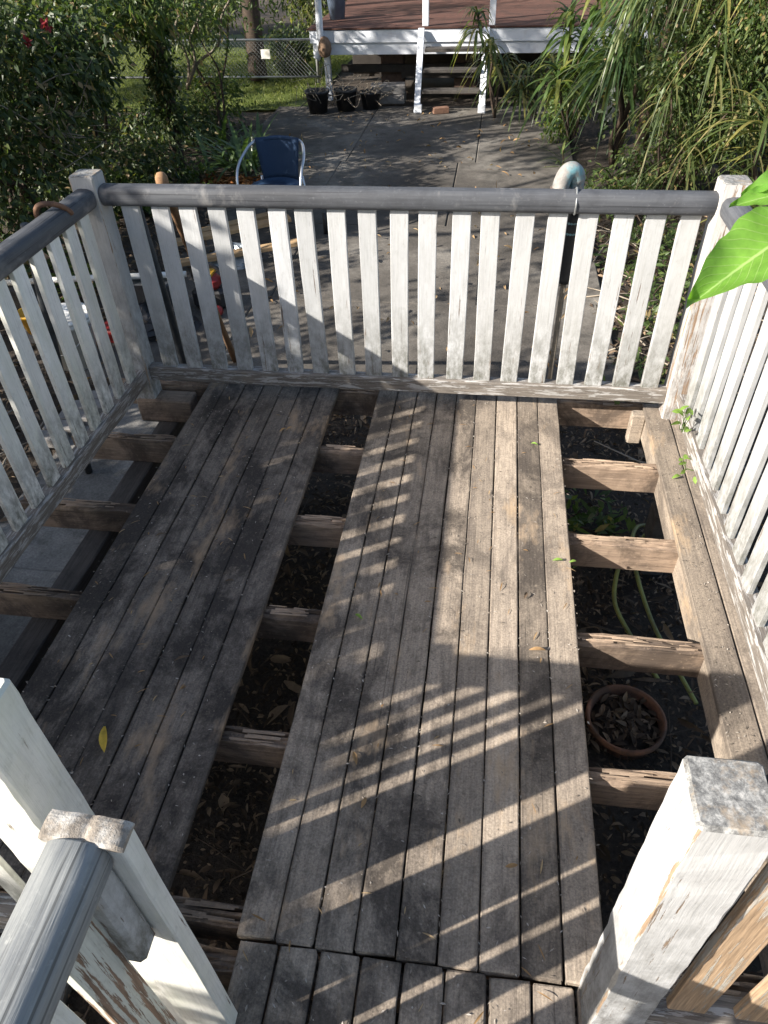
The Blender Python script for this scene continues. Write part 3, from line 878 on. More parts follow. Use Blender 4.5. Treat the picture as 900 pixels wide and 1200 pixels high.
for k in range(2):
    tag(add('paving_block', box_me('paving_block', .5, .25, .12, .01, 7 + k), None, Matrix.Translation((-1.15 + .0 * k, 9.0 - .02 * k, G + .122 * k)) @ Matrix.Rotation(.12 * k, 4, 'Z'), M['grey_block']),
        ['grey block lying under the verandah edge, lower of two', 'grey block under the verandah edge, upper of two'][k], 'block', 'grey blocks under the verandah')

# ================================================================== WIRE FENCE
FY, FT, FB = 10.4, -.045, -.565
fence = thing('wire_fence', (-5, FY, G), 'chain-link fence with galvanised rails across the back of the lawn', 'fence')
for z in (FT, FB):
    add('rail', tube('rail', [(-11, FY, z), (-5, FY, z + .01), (-2.45, FY, z)], .017, 8), fence, None, M['wire'])
for x in (-9.8, -7.3, -5.0, -2.5):
    add('fence_post', tube('fence_post', [(x, FY + .03, G), (x, FY + .03, FT + .05)], .024, 8), fence, None, M['wire'])
V, F = [], []
def wire(a, b, r=.0028):
    me = tube('w', [a, b], r, 3, False, False)
    o = len(V); V.extend(v.co.copy() for v in me.vertices); F.extend(tuple(i + o for i in f.vertices) for f in me.polygons); bpy.data.meshes.remove(me)
for i in range(130):
    x = -11 + i * .062
    wire((x, FY, FB), (x + .52, FY, FT)); wire((x + .52, FY + .006, FB), (x, FY + .006, FT))
tag(add('wire_mesh', mesh('wire_mesh', V, F), fence, None, M['wire']), kind='stuff')
tag(add('white_sign', box_me('white_sign', .15, .012, .13, .003), None, Matrix.Translation((-3.33, FY - .03, -.30)), M['white_plastic']), 'small blank white plate hung on the wire fence', 'sign')

# ================================================================== THINGS IN THE YARD
# wicker chair
CX, CY = -1.455, 3.70
ch = thing('chair', (CX, CY, G), 'navy wicker chair with silver tube arms on the patio', 'chair')
arm = spline([(CX - .25, CY - .26, G), (CX - .275, CY - .25, G + .40), (CX - .285, CY - .18, G + .58), (CX - .27, CY + .02, G + .67), (CX - .20, CY + .19, G + .735), (CX, CY + .23, G + .755),
              (CX + .20, CY + .19, G + .735), (CX + .27, CY + .02, G + .67), (CX + .285, CY - .18, G + .58), (CX + .275, CY - .25, G + .40), (CX + .25, CY - .26, G)], 6)
add('arm_frame', tube('arm_frame', arm, .0135, 10), ch, None, M['alu'])
for s in (-1, 1):
    add('leg', tube('leg', [(CX + s * .19, CY + .20, G + .44), (CX + s * .22, CY + .30, G)], .0125, 8), ch, None, M['alu'])
def curved_panel(name, w, h, n=10, m=8, bow=.05, taper=.06):
    V, F = [], []
    for side in (0, 1):
        for j in range(m + 1):
            for i in range(n + 1):
                u, v = i / n * 2 - 1, j / m
                V.append((u * (w / 2 - taper * (1 - v)), bow * (1 - u * u) + side * .012, v * h))
    k = (n + 1) * (m + 1)
    for j in range(m):
        for i in range(n):
            a = j * (n + 1) + i
            F.append((a, a + 1, a + n + 2, a + n + 1)); F.append((k + a, k + a + n + 1, k + a + n + 2, k + a + 1))
    rim = [i for i in range(n + 1)] + [j * (n + 1) + n for j in range(1, m + 1)] + [m * (n + 1) + i for i in range(n - 1, -1, -1)] + [j * (n + 1) for j in range(m - 1, 0, -1)]
    for a, b in zip(rim, rim[1:] + rim[:1]): F.append((a, k + a, k + b, b))
    return mesh(name, V, F, True)
add('backrest', curved_panel('backrest', .40, .345, bow=.06, taper=.04), ch, Matrix.Translation((CX, CY + .155, G + .42)) @ Matrix.Rotation(-.02, 4, 'X'), M['wicker'])
add('seat', lathe('seat', [(.01, 0), (.20, 0), (.225, .012), (.225, .032), (.20, .042), (.01, .036)], 28), ch, Matrix.Translation((CX, CY - .03, G + .40)), M['wicker'])
add('top_wrap', tube('top_wrap', spline([(CX - .17, CY + .205, G + .74), (CX, CY + .23, G + .755), (CX + .17, CY + .205, G + .74)], 6), .018, 10), ch, None, M['wicker'])
tag(add('stake', tube('stake', [(-1.04, 3.70, G), (-1.04, 3.70, G + .10), (-1.042, 3.70, G + .19)], [.022, .02, .018], 8), None, None, M['black_plastic']), 'short black peg standing on the patio right of the chair', 'stake')

# leaning tool with a round wooden handle
rk = thing('garden_tool', (-1.2, 1.3, G), 'long brown wooden tool handle leaning on the far railing', 'garden tool')
a, b = Vector((-1.19, 1.30, G + .02)), Vector((-.878, .10, .875))
add('handle', tube('handle', [a, a.lerp(b, .3), a.lerp(b, .6), a.lerp(b, .96), b], [.021, .020, .019, .019, .021], 12), rk, None, M['tool_wood'])
add('knob', lathe('knob', [(.004, -.03), (.022, -.028), (.026, -.01), (.025, .014), (.016, .028), (.003, .032)], 14), rk, Matrix.Translation(b), M['tool_wood'])
add('blade', box_me('blade', .16, .02, .06, .004), rk, Matrix.Translation((-1.19, 1.32, G)), M['dark_metal'])
tag(add('steel_post', tube('steel_post', [(-1.20, .62, G), (-1.11, .36, .10), (-1.02, .10, .82)], .022, 10), None, None, M['dark_metal']), 'dark steel pole leaning behind the first balusters of the far railing', 'pole')
tag(add('steel_post', tube('steel_post', [(-1.66, .05, G), (-1.50, -.10, .1), (-1.33, -.22, .80)], .020, 10), None, None, M['dark_metal']), 'dark steel pole leaning outside the left railing', 'pole')

# timber planks
for k, (x, y, z, a, l) in enumerate(((-2.25, 3.05, G + .10, .48, 1.05), (-2.15, 2.75, G + .04, .36, 1.15), (-2.3, 3.45, G + .02, .55, .9))):
    d = Vector((math.cos(a), math.sin(a), .06))
    o = add('timber_plank', bar('timber_plank', l, rect_profile(.10, .035, .003), 6, .0008, .002, seed=400 + k), None, frame((x, y, z + .03), d, (-math.sin(a), math.cos(a), 0)), M['plank_pale'])
    tag(o, ['pale sawn plank, uppermost in the pile behind the left of the far railing', 'pale sawn plank lying lowest and nearest the far railing', 'pale sawn plank at the back of the pile near the chair'][k], 'plank', 'sawn planks behind the far railing')
# small power tool
pt = thing('power_tool', (-1.62, 2.15, G), 'small black power tool with red and yellow parts behind far railing', 'power tool')
add('housing', box_me('housing', .26, .17, .16, .03, 5), pt, Matrix.Translation((-1.62, 2.15, G)), M['black_plastic'])
add('motor_cover', box_me('motor_cover', .12, .15, .10, .03, 6), pt, Matrix.Translation((-1.58, 2.12, G + .158)), M['red'])
add('fuel_cap', lathe('fuel_cap', [(.005, 0), (.04, 0), (.04, .03), (.03, .04), (.004, .04)], 16), pt, Matrix.Translation((-1.52, 1.98, G + .04)) @ Matrix.Rotation(1.2, 4, 'X'), M['red'])
add('handle', tube('handle', spline([(-1.72, 2.15, G + .15), (-1.73, 2.15, G + .28), (-1.62, 2.15, G + .33), (-1.51, 2.15, G + .27), (-1.51, 2.15, G + .2)], 5), .016, 8), pt, None, M['black_plastic'])
add('label_band', box_me('label_band', .07, .16, .02, .004), pt, Matrix.Translation((-1.60, 2.12, G + .255)), M['yellow'])
# tarp / clear plastic heap near the planks
def heap(name, c, r, mat, label, cat, seed, n=18, m=8):
    rr = random.Random(seed)
    V, F = [], []
    for j in range(m + 1):
        for i in range(n):
            a = 2 * math.pi * i / n; e = j / m
            q = 1 + rr.uniform(-.22, .22)
            V.append((c[0] + r[0] * math.cos(a) * (1 - e) ** .6 * q, c[1] + r[1] * math.sin(a) * (1 - e) ** .6 * q, c[2] + r[2] * e * (1 + rr.uniform(-.25, .15))))
    for j in range(m):
        for i in range(n):
            a_, b_ = j * n + i, j * n + (i + 1) % n
            F.append((a_, b_, b_ + n, a_ + n))
    F.append(tuple(range(m * n, (m + 1) * n)))
    return tag(add(name, mesh(name, V, F), None, None, mat), label, cat)
M['sheet_grey'] = plain_mat('grey_plastic_sheet', (.30, .33, .35), .25, .4, 9, spec=.6)
heap('plastic_sheet', (-1.72, 3.05, G), (.24, .22, .14), M['sheet_grey'], 'crumpled grey plastic sheet beside the planks', 'plastic sheet', 3)
heap('soil_bag', (-1.95, 1.75, G), (.32, .24, .20), M['black_plastic'], 'crumpled black plastic bag behind the far left post', 'bag', 5)
# tubs left of the deck
bk = thing('bucket', (-2.28, 1.22, G), 'white plastic bucket seen between the left balusters', 'bucket')
add('bucket_body', lathe('bucket_body', [(.13, 0), (.165, .30), (.178, .30), (.180, .335), (.170, .336), (.165, .31), (.128, .02), (.01, .02)], 28), bk, Matrix.Translation((-2.28, 1.22, G)), M['white_plastic'])
add('lid', lathe('lid', [(.175, .0), (.184, .004), (.184, .022), (.15, .026), (.145, .016), (.004, .016)], 28), bk, Matrix.Translation((-2.28, 1.22, G + .33)), M['white_plastic'])
add('bail', tube('bail', spline([(-2.46, 1.22, G + .29), (-2.40, 1.08, G + .20), (-2.28, 1.03, G + .15), (-2.16, 1.08, G + .20), (-2.10, 1.22, G + .29)], 5), .004, 6), bk, None, M['wire'])
tag(add('plastic_pipe', tube('plastic_pipe', [(-3.05, 1.75, G + .31), (-2.4, 1.86, G + .32), (-1.72, 2.0, G + .31)], .022, 10), None, None, M['white_plastic']), 'white plastic pipe lying level behind the bucket', 'pipe')
tag(add('trestle_block', box_me('trestle_block', .35, .2, .28, .01), None, Matrix.Translation((-2.0, 1.96, G)), M['dark_metal']), 'dark box under the right end of the white pipe', 'box')
tag(add('trestle_block', box_me('trestle_block', .25, .2, .285, .01), None, Matrix.Translation((-2.95, 1.78, G)), M['bearer']), 'dark block under the left end of the white pipe', 'box')
tag(add('yellow_tub', lathe('yellow_tub', [(.07, 0), (.10, .13), (.107, .13), (.107, .15), (.098, .15), (.07, .02), (.01, .02)], 20), None, Matrix.Translation((-2.74, 1.55, G)) @ Matrix.Translation((0, 0, .05)), M['yellow']), 'small orange-yellow tub left of the white bucket', 'tub')
tag(add('grey_block', box_me('grey_block', .24, .22, .05, .006), None, Matrix.Translation((-2.74, 1.55, G)), M['grey_block']), 'grey paver under the orange-yellow tub', 'block')
tag(add('red_crate', box_me('red_crate', .30, .22, .10, .012), None, Matrix.Translation((-2.10, 1.60, G)), M['red']), 'flat red plastic box behind the white bucket', 'box')
for k in range(5):
    o = add('paver_brick', box_me('paver_brick', .20, .10, .06, .006, 20 + k), None, Matrix.Translation((-2.02 + .03 * k, .30 + .115 * k, G - .01)) @ Matrix.Rotation(.05 * k, 4, 'Z'), M['grey_block'])
    tag(o, '%s grey edging brick in the row by the path left of the deck' % ('nearest', 'second nearest', 'middle', 'second farthest', 'farthest')[k], 'brick', 'grey edging bricks left of the deck')
# iron hook over the left handrail
hk = spline([(-1.150, -.385, .80), (-1.152, -.395, .895), (-1.135, -.398, .930), (-1.105, -.385, .936), (-1.075, -.360, .922), (-1.056, -.340, .897), (-1.054, -.333, .882)], 6)
tag(add('iron_hook', tube('iron_hook', hk, [.010] * (len(hk) - 2) + [.008, .005], 8), None, None, M['rust']), 'rusty curved iron hook hung over the left handrail', 'hook')

# gooseneck pipe wired to the far handrail
gp = thing('gooseneck_pipe', (.775, .03, G), 'old gooseneck pipe with flaking teal paint rising behind the far handrail', 'pipe')
add('sleeve', tube('sleeve', [(.770, .035, .52 + .02 * i) for i in range(15)], [.032 if i % 2 else .026 for i in range(15)], 14), gp, None, M['black_pipe'])
add('stake', tube('stake', [(.765, .04, G - .05), (.77, .035, .56)], .012, 8), gp, None, M['bark_pale'])
nk = spline([(.770, .035, .70), (.768, .035, .87), (.762, .03, .925), (.742, .02, .948), (.722, .012, .940), (.708, .005, .905), (.706, .003, .868)], 6)
add('neck', tube('neck', nk, [.027] * 10 + [.031] * (len(nk) - 10), 16), gp, None, M['teal'])
add('collar', tube('collar', [(.7685, .035, .80), (.7685, .035, .85)], .034, 16), gp, None, M['old_metal'])
add('mouth_ring', tube('mouth_ring', [(.706, .003, .862), (.706, .003, .895)], .037, 16), gp, None, M['old_metal'])
tie = spline([(.757, -.045, .905), (.757, -.085, .9185), (.757, -.118, .900), (.757, -.1315, .872), (.757, -.118, .842), (.757, -.085, .831), (.757, -.045, .845)], 4)
tag(add('wire_tie', tube('wire_tie', tie, .0035, 6), None, None, M['wire']), 'thin pale wire tied round the far handrail at the pipe', 'wire')

# terracotta pot and hose under the deck
pot('plant_pot', (1.087, -1.219, -.83), .141, .21, 'terracotta', 'round terracotta pot of dead leaves on the soil below missing boards')
P = np.stack([1.087 + RNG.normal(size=160) * .055, -1.219 + RNG.normal(size=160) * .055, np.full(160, -.655)], 1)
tag(add('leaf_litter', ribbons('leaf_litter', P, rnd_dir(160) * np.array([1, 1, .3]), unit(rnd_dir(160) * .6 + np.array([0, 0, 1])), .055, .018, 3, 0, .5, .45, .1), None, None, M['litter']), 'dead leaves filling the terracotta pot', 'leaf litter', kind='stuff')
hz = spline([(1.24, -1.0, -.66), (1.167, -.815, -.655), (1.10, -.68, -.60), (1.095, -.60, -.52), (1.125, -.52, -.47), (1.18, -.46, -.46), (1.28, -.26, -.53), (1.32, -.15, -.60), (1.25, -.18, -.585), (1.20, -.34, -.55), (1.205, -.55, -.57), (1.25, -.75, -.62), (1.31, -.90, -.655), (1.37, -1.1, -.66)], 7)
tag(add('garden_hose', tube('garden_hose', hz, .0095, 8), None, None, M['hose']), 'olive green garden hose looping on the soil under the deck', 'hose')

# ================================================================== FALLEN LEAVES ON THE DECK
def fallen(x, y, ang, L, W, mat, label, curl=.15, z=.003, tail=0, grp='single fallen leaves on the deck boards'):
    D = np.array([[math.cos(ang), math.sin(ang), .02]])
    me = ribbons('fallen_leaf', np.zeros((1, 3)), D, np.array([[.15, -.2, 1.0]]), L, W, 8, 0, .7, .62 if tail else .45, curl)
    o = add('fallen_leaf', me, None, Matrix.Translation((x, y, z + .003)), M[mat])
    tag(o, label, 'leaf', grp)
fallen(-.515, -1.84, -1.15, .085, .022, 'leaf_yellow', 'curled yellow leaf on the dark left boards', .12, tail=1)
fallen(.745, -1.05, .1, 0.036, 0.011, 'leaf_fallen_green', 'pale green leaf, left of a pair on the sunlit middle boards')
fallen(.80, -1.053, .3, 0.026, 0.009, 'leaf_fallen_green', 'pale green leaf, right of a pair at the sunlit board edge')
fallen(.115, -1.36, -.6, 0.033, 0.011, 'leaf_fallen_green', 'dark green leaf fragment on the shaded middle boards')
fallen(.685, -.375, -.35, 0.030, 0.010, 'leaf_fallen_green', 'small green leaf on the sunlit boards near the far railing')
fallen(1.215, -.555, .5, 0.040, 0.014, 'leaf_fallen_green', 'green leaf on the two right-hand brown boards')
fallen(.648, -1.235, 1.3, 0.030, 0.010, 'litter', 'brown curled leaf on the sunlit middle boards')
fallen(.19, -1.835, -1.2, 0.040, 0.012, 'litter_tan', 'tan leaf on the left edge of the middle boards')
fallen(.235, -1.985, 1.3, 0.030, 0.011, 'litter_tan', 'short tan leaf nearest the tan leaf on the middle boards')
fallen(.595, -2.085, .25, 0.030, 0.010, 'litter_tan', 'pale tan leaf on the near middle boards by the big post')
fallen(-.375, -.39, .9, 0.036, 0.010, 'litter_tan', 'tan leaf on the left boards near the far railing')
fallen(-.35, -.375, .9, 0.033, 0.008, 'litter_tan', 'tan leaf beside its twin on the far left boards')
fallen(-.665, -1.075, .5, 0.036, 0.008, 'litter', 'thin brown leaf at the outer edge of left boards')
fallen(-.40, -1.60, .45, 0.050, 0.008, 'litter', 'long brown leaf on the near left boards')
fallen(-.345, -1.265, .2, 0.033, 0.007, 'litter', 'thin brown leaf on the left boards beside the gap')
fallen(.66, -1.44, .05, 0.050, 0.012, 'litter_tan', 'tan leaf at the shadow edge on the middle boards')
# crumbs, seeds and bits of bark
n = 2600
P = np.stack([RNG.uniform(-.81, .80, n), RNG.uniform(-2.9, .02, n), np.full(n, .0022)], 1)
gapm = RNG.random(n) < .5          # half of it has collected in the gaps between boards
gx = np.where(P[:, 0] < -.1, np.round((P[:, 0] + .8148) / .09) * .09 - .8148, np.round(P[:, 0] / .09) * .09)
P[:, 0] = np.where(gapm & (P[:, 1] > -2.3), gx + RNG.normal(size=n) * .0025, P[:, 0])
P[:, 2] = np.where(gapm, -.001, P[:, 2])
P = P[(P[:, 0] < -.19) & (P[:, 1] > -2.25) | (P[:, 0] > .005)]
n = len(P)
tag(add('deck_debris', ribbons('deck_debris', P, rnd_dir(n) * np.array([1, 1, .08]), unit(rnd_dir(n) * .3 + np.array([0, 0, 1])), RNG.uniform(.004, .014, n), RNG.uniform(.002, .005, n), 1, 0, .5), None, None, M['crumb']),
    'tiny crumbs of leaf and bark over the deck boards', 'debris', kind='stuff')
n = 240
P = np.stack([RNG.uniform(1.18, 1.27, n), RNG.uniform(-2.2, -.05, n), np.full(n, .0022)], 1)
tag(add('deck_debris', ribbons('deck_debris', P, rnd_dir(n) * np.array([1, 1, .08]), unit(rnd_dir(n) * .3 + np.array([0, 0, 1])), RNG.uniform(.004, .012, n), RNG.uniform(.002, .005, n), 1, 0, .5), None, None, M['crumb']),
    'dry crumbs on the right-hand boards below the railing', 'debris', kind='stuff')

n = 170
P = np.stack([RNG.uniform(-.80, .79, n), RNG.uniform(-2.7, 0, n), np.full(n, .003)], 1)
P = P[(P[:, 0] < -.22) & (P[:, 1] > -2.2) | (P[:, 0] > .02)]
n = len(P)
tag(add('dry_needles', ribbons('dry_needles', P, rnd_dir(n) * np.array([1, 1, .05]), unit(rnd_dir(n) * .2 + np.array([0, 0, 1])), RNG.uniform(.012, .040, n), RNG.uniform(.002, .005, n), 4, 0, .5, .45, .08), None, None, M['litter_tan']),
    'thin dry slivers of leaf strewn over the deck boards', 'debris', kind='stuff')

# small weeds rooted in the right railing and at the far corner
def weed(loc, n, L, W, label, mat='leaf_bright', h=.08, spread=.06):
    t = thing('weed', loc, label, 'weed', 'small weeds growing through the railing')
    P, D = [], []
    for i in range(n):
        f = random.random()
        P.append((loc[0] + random.uniform(-1, 1) * spread * .4, loc[1] + random.uniform(-1, 1) * spread, loc[2] + h * f))
        D.append((random.uniform(-1, .3), random.uniform(-1, 1), random.uniform(-.3, .7)))
    for p_, d_ in zip(P, D): add('leaf', ribbons('leaf', [p_], [d_], rnd_dir(1, 1.5), L * random.uniform(.7, 1.2), W, 4, .3), t, None, M[mat])
    limbs('stem', t, M['leaf_bright'], loc, [P[i] for i in range(0, n, 2)], .0022, .0012, 4)
weed((1.245, -.42, .13), 11, .05, .02, 'bright green weed climbing the far end of right railing', 'leaf_fallen_green', h=.10)
weed((1.255, -.55, .05), 8, .035, .016, 'small pale weed at the foot of the right railing', 'leaf_fallen_green', h=.04)
weed((1.06, -.02, -.01), 5, .06, .026, 'small green sprout beside the far bottom rail', h=.08)

# ================================================================== NEAR LEAVES
nb_ = thing('leafy_branch', (.98, -1.60, 1.30), 'fresh bright green leaves reaching in at the right edge', 'branch')
limbs('stem', nb_, M['leaf_near'], (1.12, -1.56, 1.25), [(.905, -1.585, 1.385), (.93, -1.63, 1.335), (.95, -1.60, 1.35)], .004, .002, 6)
def near_leaf(p, d, nrm, L, W, droop=.12, seed=0):
    p, d, nrm = Vector(p), Vector(d).normalized(), Vector(nrm)
    sd = d.cross(nrm).normalized(); nn = sd.cross(d).normalized()
    V, F, UV = [], [], []
    n, m = 26, 10
    for i in range(n + 1):
        t = i / n
        w = W / 2 * (math.sin(min(1, t / .42) * math.pi / 2) ** .8 if t < .42 else max(0.0, math.cos((t - .42) / .58 * math.pi / 2)) ** .95)
        w *= 1 + .035 * math.sin(t * 41 + seed)
        for k in range(m + 1):
            u = k / m * 2 - 1
            lift = .22 * W * abs(u) ** 1.4 - .05 * W * math.sin(t * 19 + 2.4 * abs(u) + seed) * abs(u) ** 2
            lift -= .012 * W * max(0, math.cos((t * 13 - abs(u) * 3.5) * 2 * math.pi)) * (1 - abs(u))
            c = p + d * (L * t) + Vector((0, 0, -droop * L * t * t)) + sd * (u * w) + nn * lift
            V.append(c); UV.append((k / m, t))
    for i in range(n):
        for k in range(m):
            a_ = i * (m + 1) + k
            F.append((a_, a_ + 1, a_ + m + 2, a_ + m + 1))
    me = mesh('leaf', V, F, True)
    uv = me.uv_layers.new(name='UVMap')
    for l in me.loops: uv.data[l.index].uv = UV[l.vertex_index]
    add('leaf', me, nb_, None, M['leaf_near'])
near_leaf((.960, -1.620, 1.352), (-.80, -.36, -.42), (-.25, -.55, .80), .225, .112, seed=1)
near_leaf((.93, -1.585, 1.372), (-.92, -.05, -.12), (-.1, -.6, .8), .10, .038, seed=2)
near_leaf((.945, -1.575, 1.405), (-.75, .05, -.30), (-.2, -.5, .8), .10, .042, seed=3)

# ================================================================== PLANTS, LEFT SIDE
def shrub(name, loc, label, cat, mat, parts, spread, L, W, stems=5, sr=.02, group=None, shell=.5, keep=None, bark='bark', **kw):
    t = thing(name, loc, label, cat, group)
    cs, rs, ns = zip(*parts)
    limbs('trunk' if cat == 'tree' else 'stem', t, M[bark], loc, [Vector(c) + Vector((random.uniform(-.5, .5) * r[0], random.uniform(-.5, .5) * r[1], random.uniform(0, .6) * r[2])) for c, r, _ in parts for _ in range(max(1, stems // len(parts)))], sr, .006)
    leafy('crown' if cat == 'tree' else 'foliage', t, M[mat], cs, rs, ns, spread, L, W, shell, keep=keep, **kw)
    return t
LG = 'shrubs along the left of the yard'
shrub('shrub', (-3.55, 2.9, G), 'dense dark shrub filling the left edge above the left railing', 'shrub', 'leaf_dark',
      [((-3.6, 2.9, .1), (.75, 1.0, .75), (150, 40)), ((-3.7, 3.3, .80), (.9, 1.1, .55), (150, 40)), ((-3.3, 3.9, .75), (.55, .6, .45), (60, 36)), ((-4.6, 4.6, .65), (.9, 1.0, .75), (110, 34))], .10, .075, .034, 14, .03, LG)
shrub('shrub', (-3.4, 4.7, G), 'low dark shrub below the sunlit lawn gap at left', 'shrub', 'leaf_dark',
      [((-3.5, 4.7, -.42), (.75, .7, .30), (110, 34)), ((-3.1, 4.4, -.50), (.35, .4, .2), (34, 28)), ((-4.6, 5.4, -.40), (.7, .8, .30), (60, 30))], .09, .07, .034, 6, .015, LG)
shrub('shrub', (-4.3, 5.6, G), 'tall overhanging shrub with drooping leaves above the lawn gap', 'shrub', 'leaf_mid',
      [((-4.3, 5.8, .95), (.9, .8, .42), (120, 34)), ((-3.3, 5.3, 1.05), (.7, .7, .40), (90, 34)), ((-5.6, 6.6, .85), (1.1, .9, .55), (110, 32)), ((-5.9, 6.6, -.1), (.6, .8, .5), (60, 30))], .11, .085, .034, 10, .025, LG)
vt = thing('tree', (-3.22, 5.75, G), 'slim tree trunk wrapped in dark climbing vine', 'tree')
add('trunk', tube('trunk', spline([(-3.22, 5.75, G), (-3.18, 5.75, .2), (-3.24, 5.78, 1.2), (-3.2, 5.8, 3.6)], 5), [.085, .08, .08, .075, .075, .07, .07, .07, .07, .065, .065, .06, .06, .05, .05, .04], 10), vt, None, M['bark'])
leafy('vine', vt, M['leaf_dark'], [(-3.2, 5.75, -.1 + .42 * i) for i in range(5)], [(.13, .13, .26)] * 5, [(34, 26)] * 5, .055, .07, .038, .5)
leafy('crown', vt, M['leaf_canopy'], [(-3.2, 5.6, 3.6), (-3.6, 5.0, 3.0)], [(1.5, 1.4, 1.0), (1.0, 1.0, .7)], [(50, 36), (30, 36)], .16, .11, .05, .3)
shrub('shrub', (-3.1, 7.0, G), 'twiggy shrub between the vine-wrapped trunk and the wire fence', 'shrub', 'leaf_mid',
      [((-3.3, 7.4, .8), (.8, .7, .42), (80, 30)), ((-4.0, 8.2, .7), (.7, .6, .45), (60, 28)), ((-3.4, 7.6, -.25), (.45, .45, .32), (34, 26))], .11, .08, .03, 8, .018, LG)
shrub('shrub', (-4.2, 7.3, G), 'dark undergrowth between the left shrubs and the lawn', 'shrub', 'leaf_dark',
      [((-4.0, 7.2, -.55), (1.0, .6, .20), (110, 30)), ((-5.6, 7.6, -.55), (.9, .6, .20), (90, 30)), ((-3.5, 6.6, -.52), (.4, .5, .22), (40, 28))], .09, .075, .034, 6, .012, LG)
# bare pale branches
bb = thing('bare_branch', (-3.4, 7.6, G), 'pale bare forked branch above the strap-leaf clump', 'branch')
limbs('bough', bb, M['bark_pale'], (-3.55, 7.3, -.15), [(-2.95, 7.0, 1.0), (-2.7, 7.1, .85), (-3.3, 7.2, 1.1)], .022, .01, 6, .08)
bb = thing('bare_branch', (-3.3, 3.2, .2), 'tangle of thin grey dead twigs in the left shrub', 'branch')
limbs('bough', bb, M['bark_pale'], (-3.5, 3.1, .3), [(-2.75, 3.0 + random.uniform(-.4, .5), .25 + random.uniform(-.1, .65)) for _ in range(14)], .007, .002, 5, .35)
# red flowers in the shrub
for k, (p, l) in enumerate((((-2.86, 3.05, 1.06), 'small red flower at the top left, the upper one'), ((-2.93, 2.88, .98), 'small red flower at the top left, the lower one'))):
    m_ = 16
    o = add('red_flower', ribbons('red_flower', np.repeat([p], m_, 0) + RNG.normal(size=(m_, 3)) * .012, rnd_dir(m_) + np.array([.2, -.6, .2]), rnd_dir(m_), .045, .028, 4, .1, .3), None, None, M['flower_red'])
    tag(o, l, 'flower', 'red flowers in the left shrub')

# strap-leaf clump
def strap_plant(loc, n, L, W, label, mat='leaf_strap', droop=(.25, .75), zb=1.5, group=None, name='strap_plant', r=.12):
    t = thing(name, loc, label, 'plant', group)
    base = []
    for v in range(8):
        k = 1
        base.append(None)
    for i in range(n):
        d = np.array([random.gauss(0, 1), random.gauss(0, 1), random.uniform(.5, 1) * zb])
        p = (loc[0] + random.gauss(0, r), loc[1] + random.gauss(0, r), loc[2])
        add('leaf', ribbons('leaf', [p], [d], [(-d[0], -d[1], 2)], L * random.uniform(.6, 1.15), W * random.uniform(.8, 1.2), 7, random.uniform(*droop), .3, .35), t, None, M[mat])
    return t
strap_plant((-2.38, 5.65, G), 76, .90, .050, 'clump of long dark strap leaves behind the blue chair', r=.16)
strap_plant((-2.85, 6.5, G), 26, .75, .045, 'smaller strap-leaf clump behind the larger one by the chair', r=.12)
shrub('ground_plant', (-2.75, 5.15, G), 'small bright green seedling plants at the bed edge', 'plant', 'leaf_bright', [((-2.75, 5.15, G + .08), (.22, .18, .10), (14, 9)), ((-2.5, 4.75, G + .05), (.12, .1, .05), (5, 8))], .03, .06, .03, 4, .006, zb=.1)
shrub('ground_plant', (-3.05, 4.1, G), 'bright broad-leaved weed under the left shrub', 'plant', 'leaf_bright', [((-3.1, 4.15, G + .15), (.3, .25, .15), (16, 8))], .04, .09, .05, 4, .006, zb=.1)
shrub('ground_plant', (-2.9, 2.3, G), 'leafy weeds on the soil outside the left railing', 'plant', 'leaf_mid', [((-3.0, 2.3, G + .10), (.5, .4, .14), (40, 14))], .05, .07, .03, 6, .005, zb=.1)

# beyond the fence
BG = 'trees beyond the wire fence'
tr = thing('tree', (-3.62, 10.75, G), 'tall straight brown trunk rising behind the wire fence', 'tree', BG)
add('trunk', tube('trunk', spline([(-3.62, 10.75, G), (-3.60, 10.75, .4), (-3.62, 10.75, 2), (-3.6, 10.8, 6)], 4), [.17, .155, .15, .148, .145, .14, .14, .135, .13, .13, .12, .11, .10], 14), tr, None, M['bark'])
leafy('crown', tr, M['leaf_far'], [(-3.6, 11.0, 5.5)], [(2.2, 2.2, 1.4)], [(60, 36)], .25, .16, .06, .4)
fx = [(-9.5, 14.6, 'leafy olive shrub far left behind the fence'), (-7.6, 14.9, 'tall leafy shrub behind the fence, left of the brown trunk'), (-6.0, 14.4, 'yellow-green shrub behind the fence just left of the brown trunk'), (-3.0, 14.5, 'yellow-green shrub behind the fence by the verandah corner'), (-4.2, 17.5, 'large tree mass farthest back behind the brown trunk'), (-12, 16.5, 'large dark tree farthest left beyond the fence')]
for k, (x, y, l) in enumerate(fx):
    s = 1.0 if k < 4 else 1.7
    shrub('tree', (x, y, G), l, 'tree', 'leaf_far' if k in (0, 2, 3) else 'leaf_mid', [((x, y, .35 * s), (.95 * s, .8 * s, .85 * s), (100, 32)), ((x + .3, y + .3, 1.5 * s), (1.1 * s, .9 * s, .8 * s), (90, 30))], .17, .11, .05, 8, .05, BG)
shrub('shrub', (-3.2, 11.3, G), 'round dark clipped bush behind the wire fence', 'shrub', 'leaf_dark', [((-3.15, 11.3, -.36), (.40, .35, .30), (80, 34))], .09, .07, .035, 4, .02)

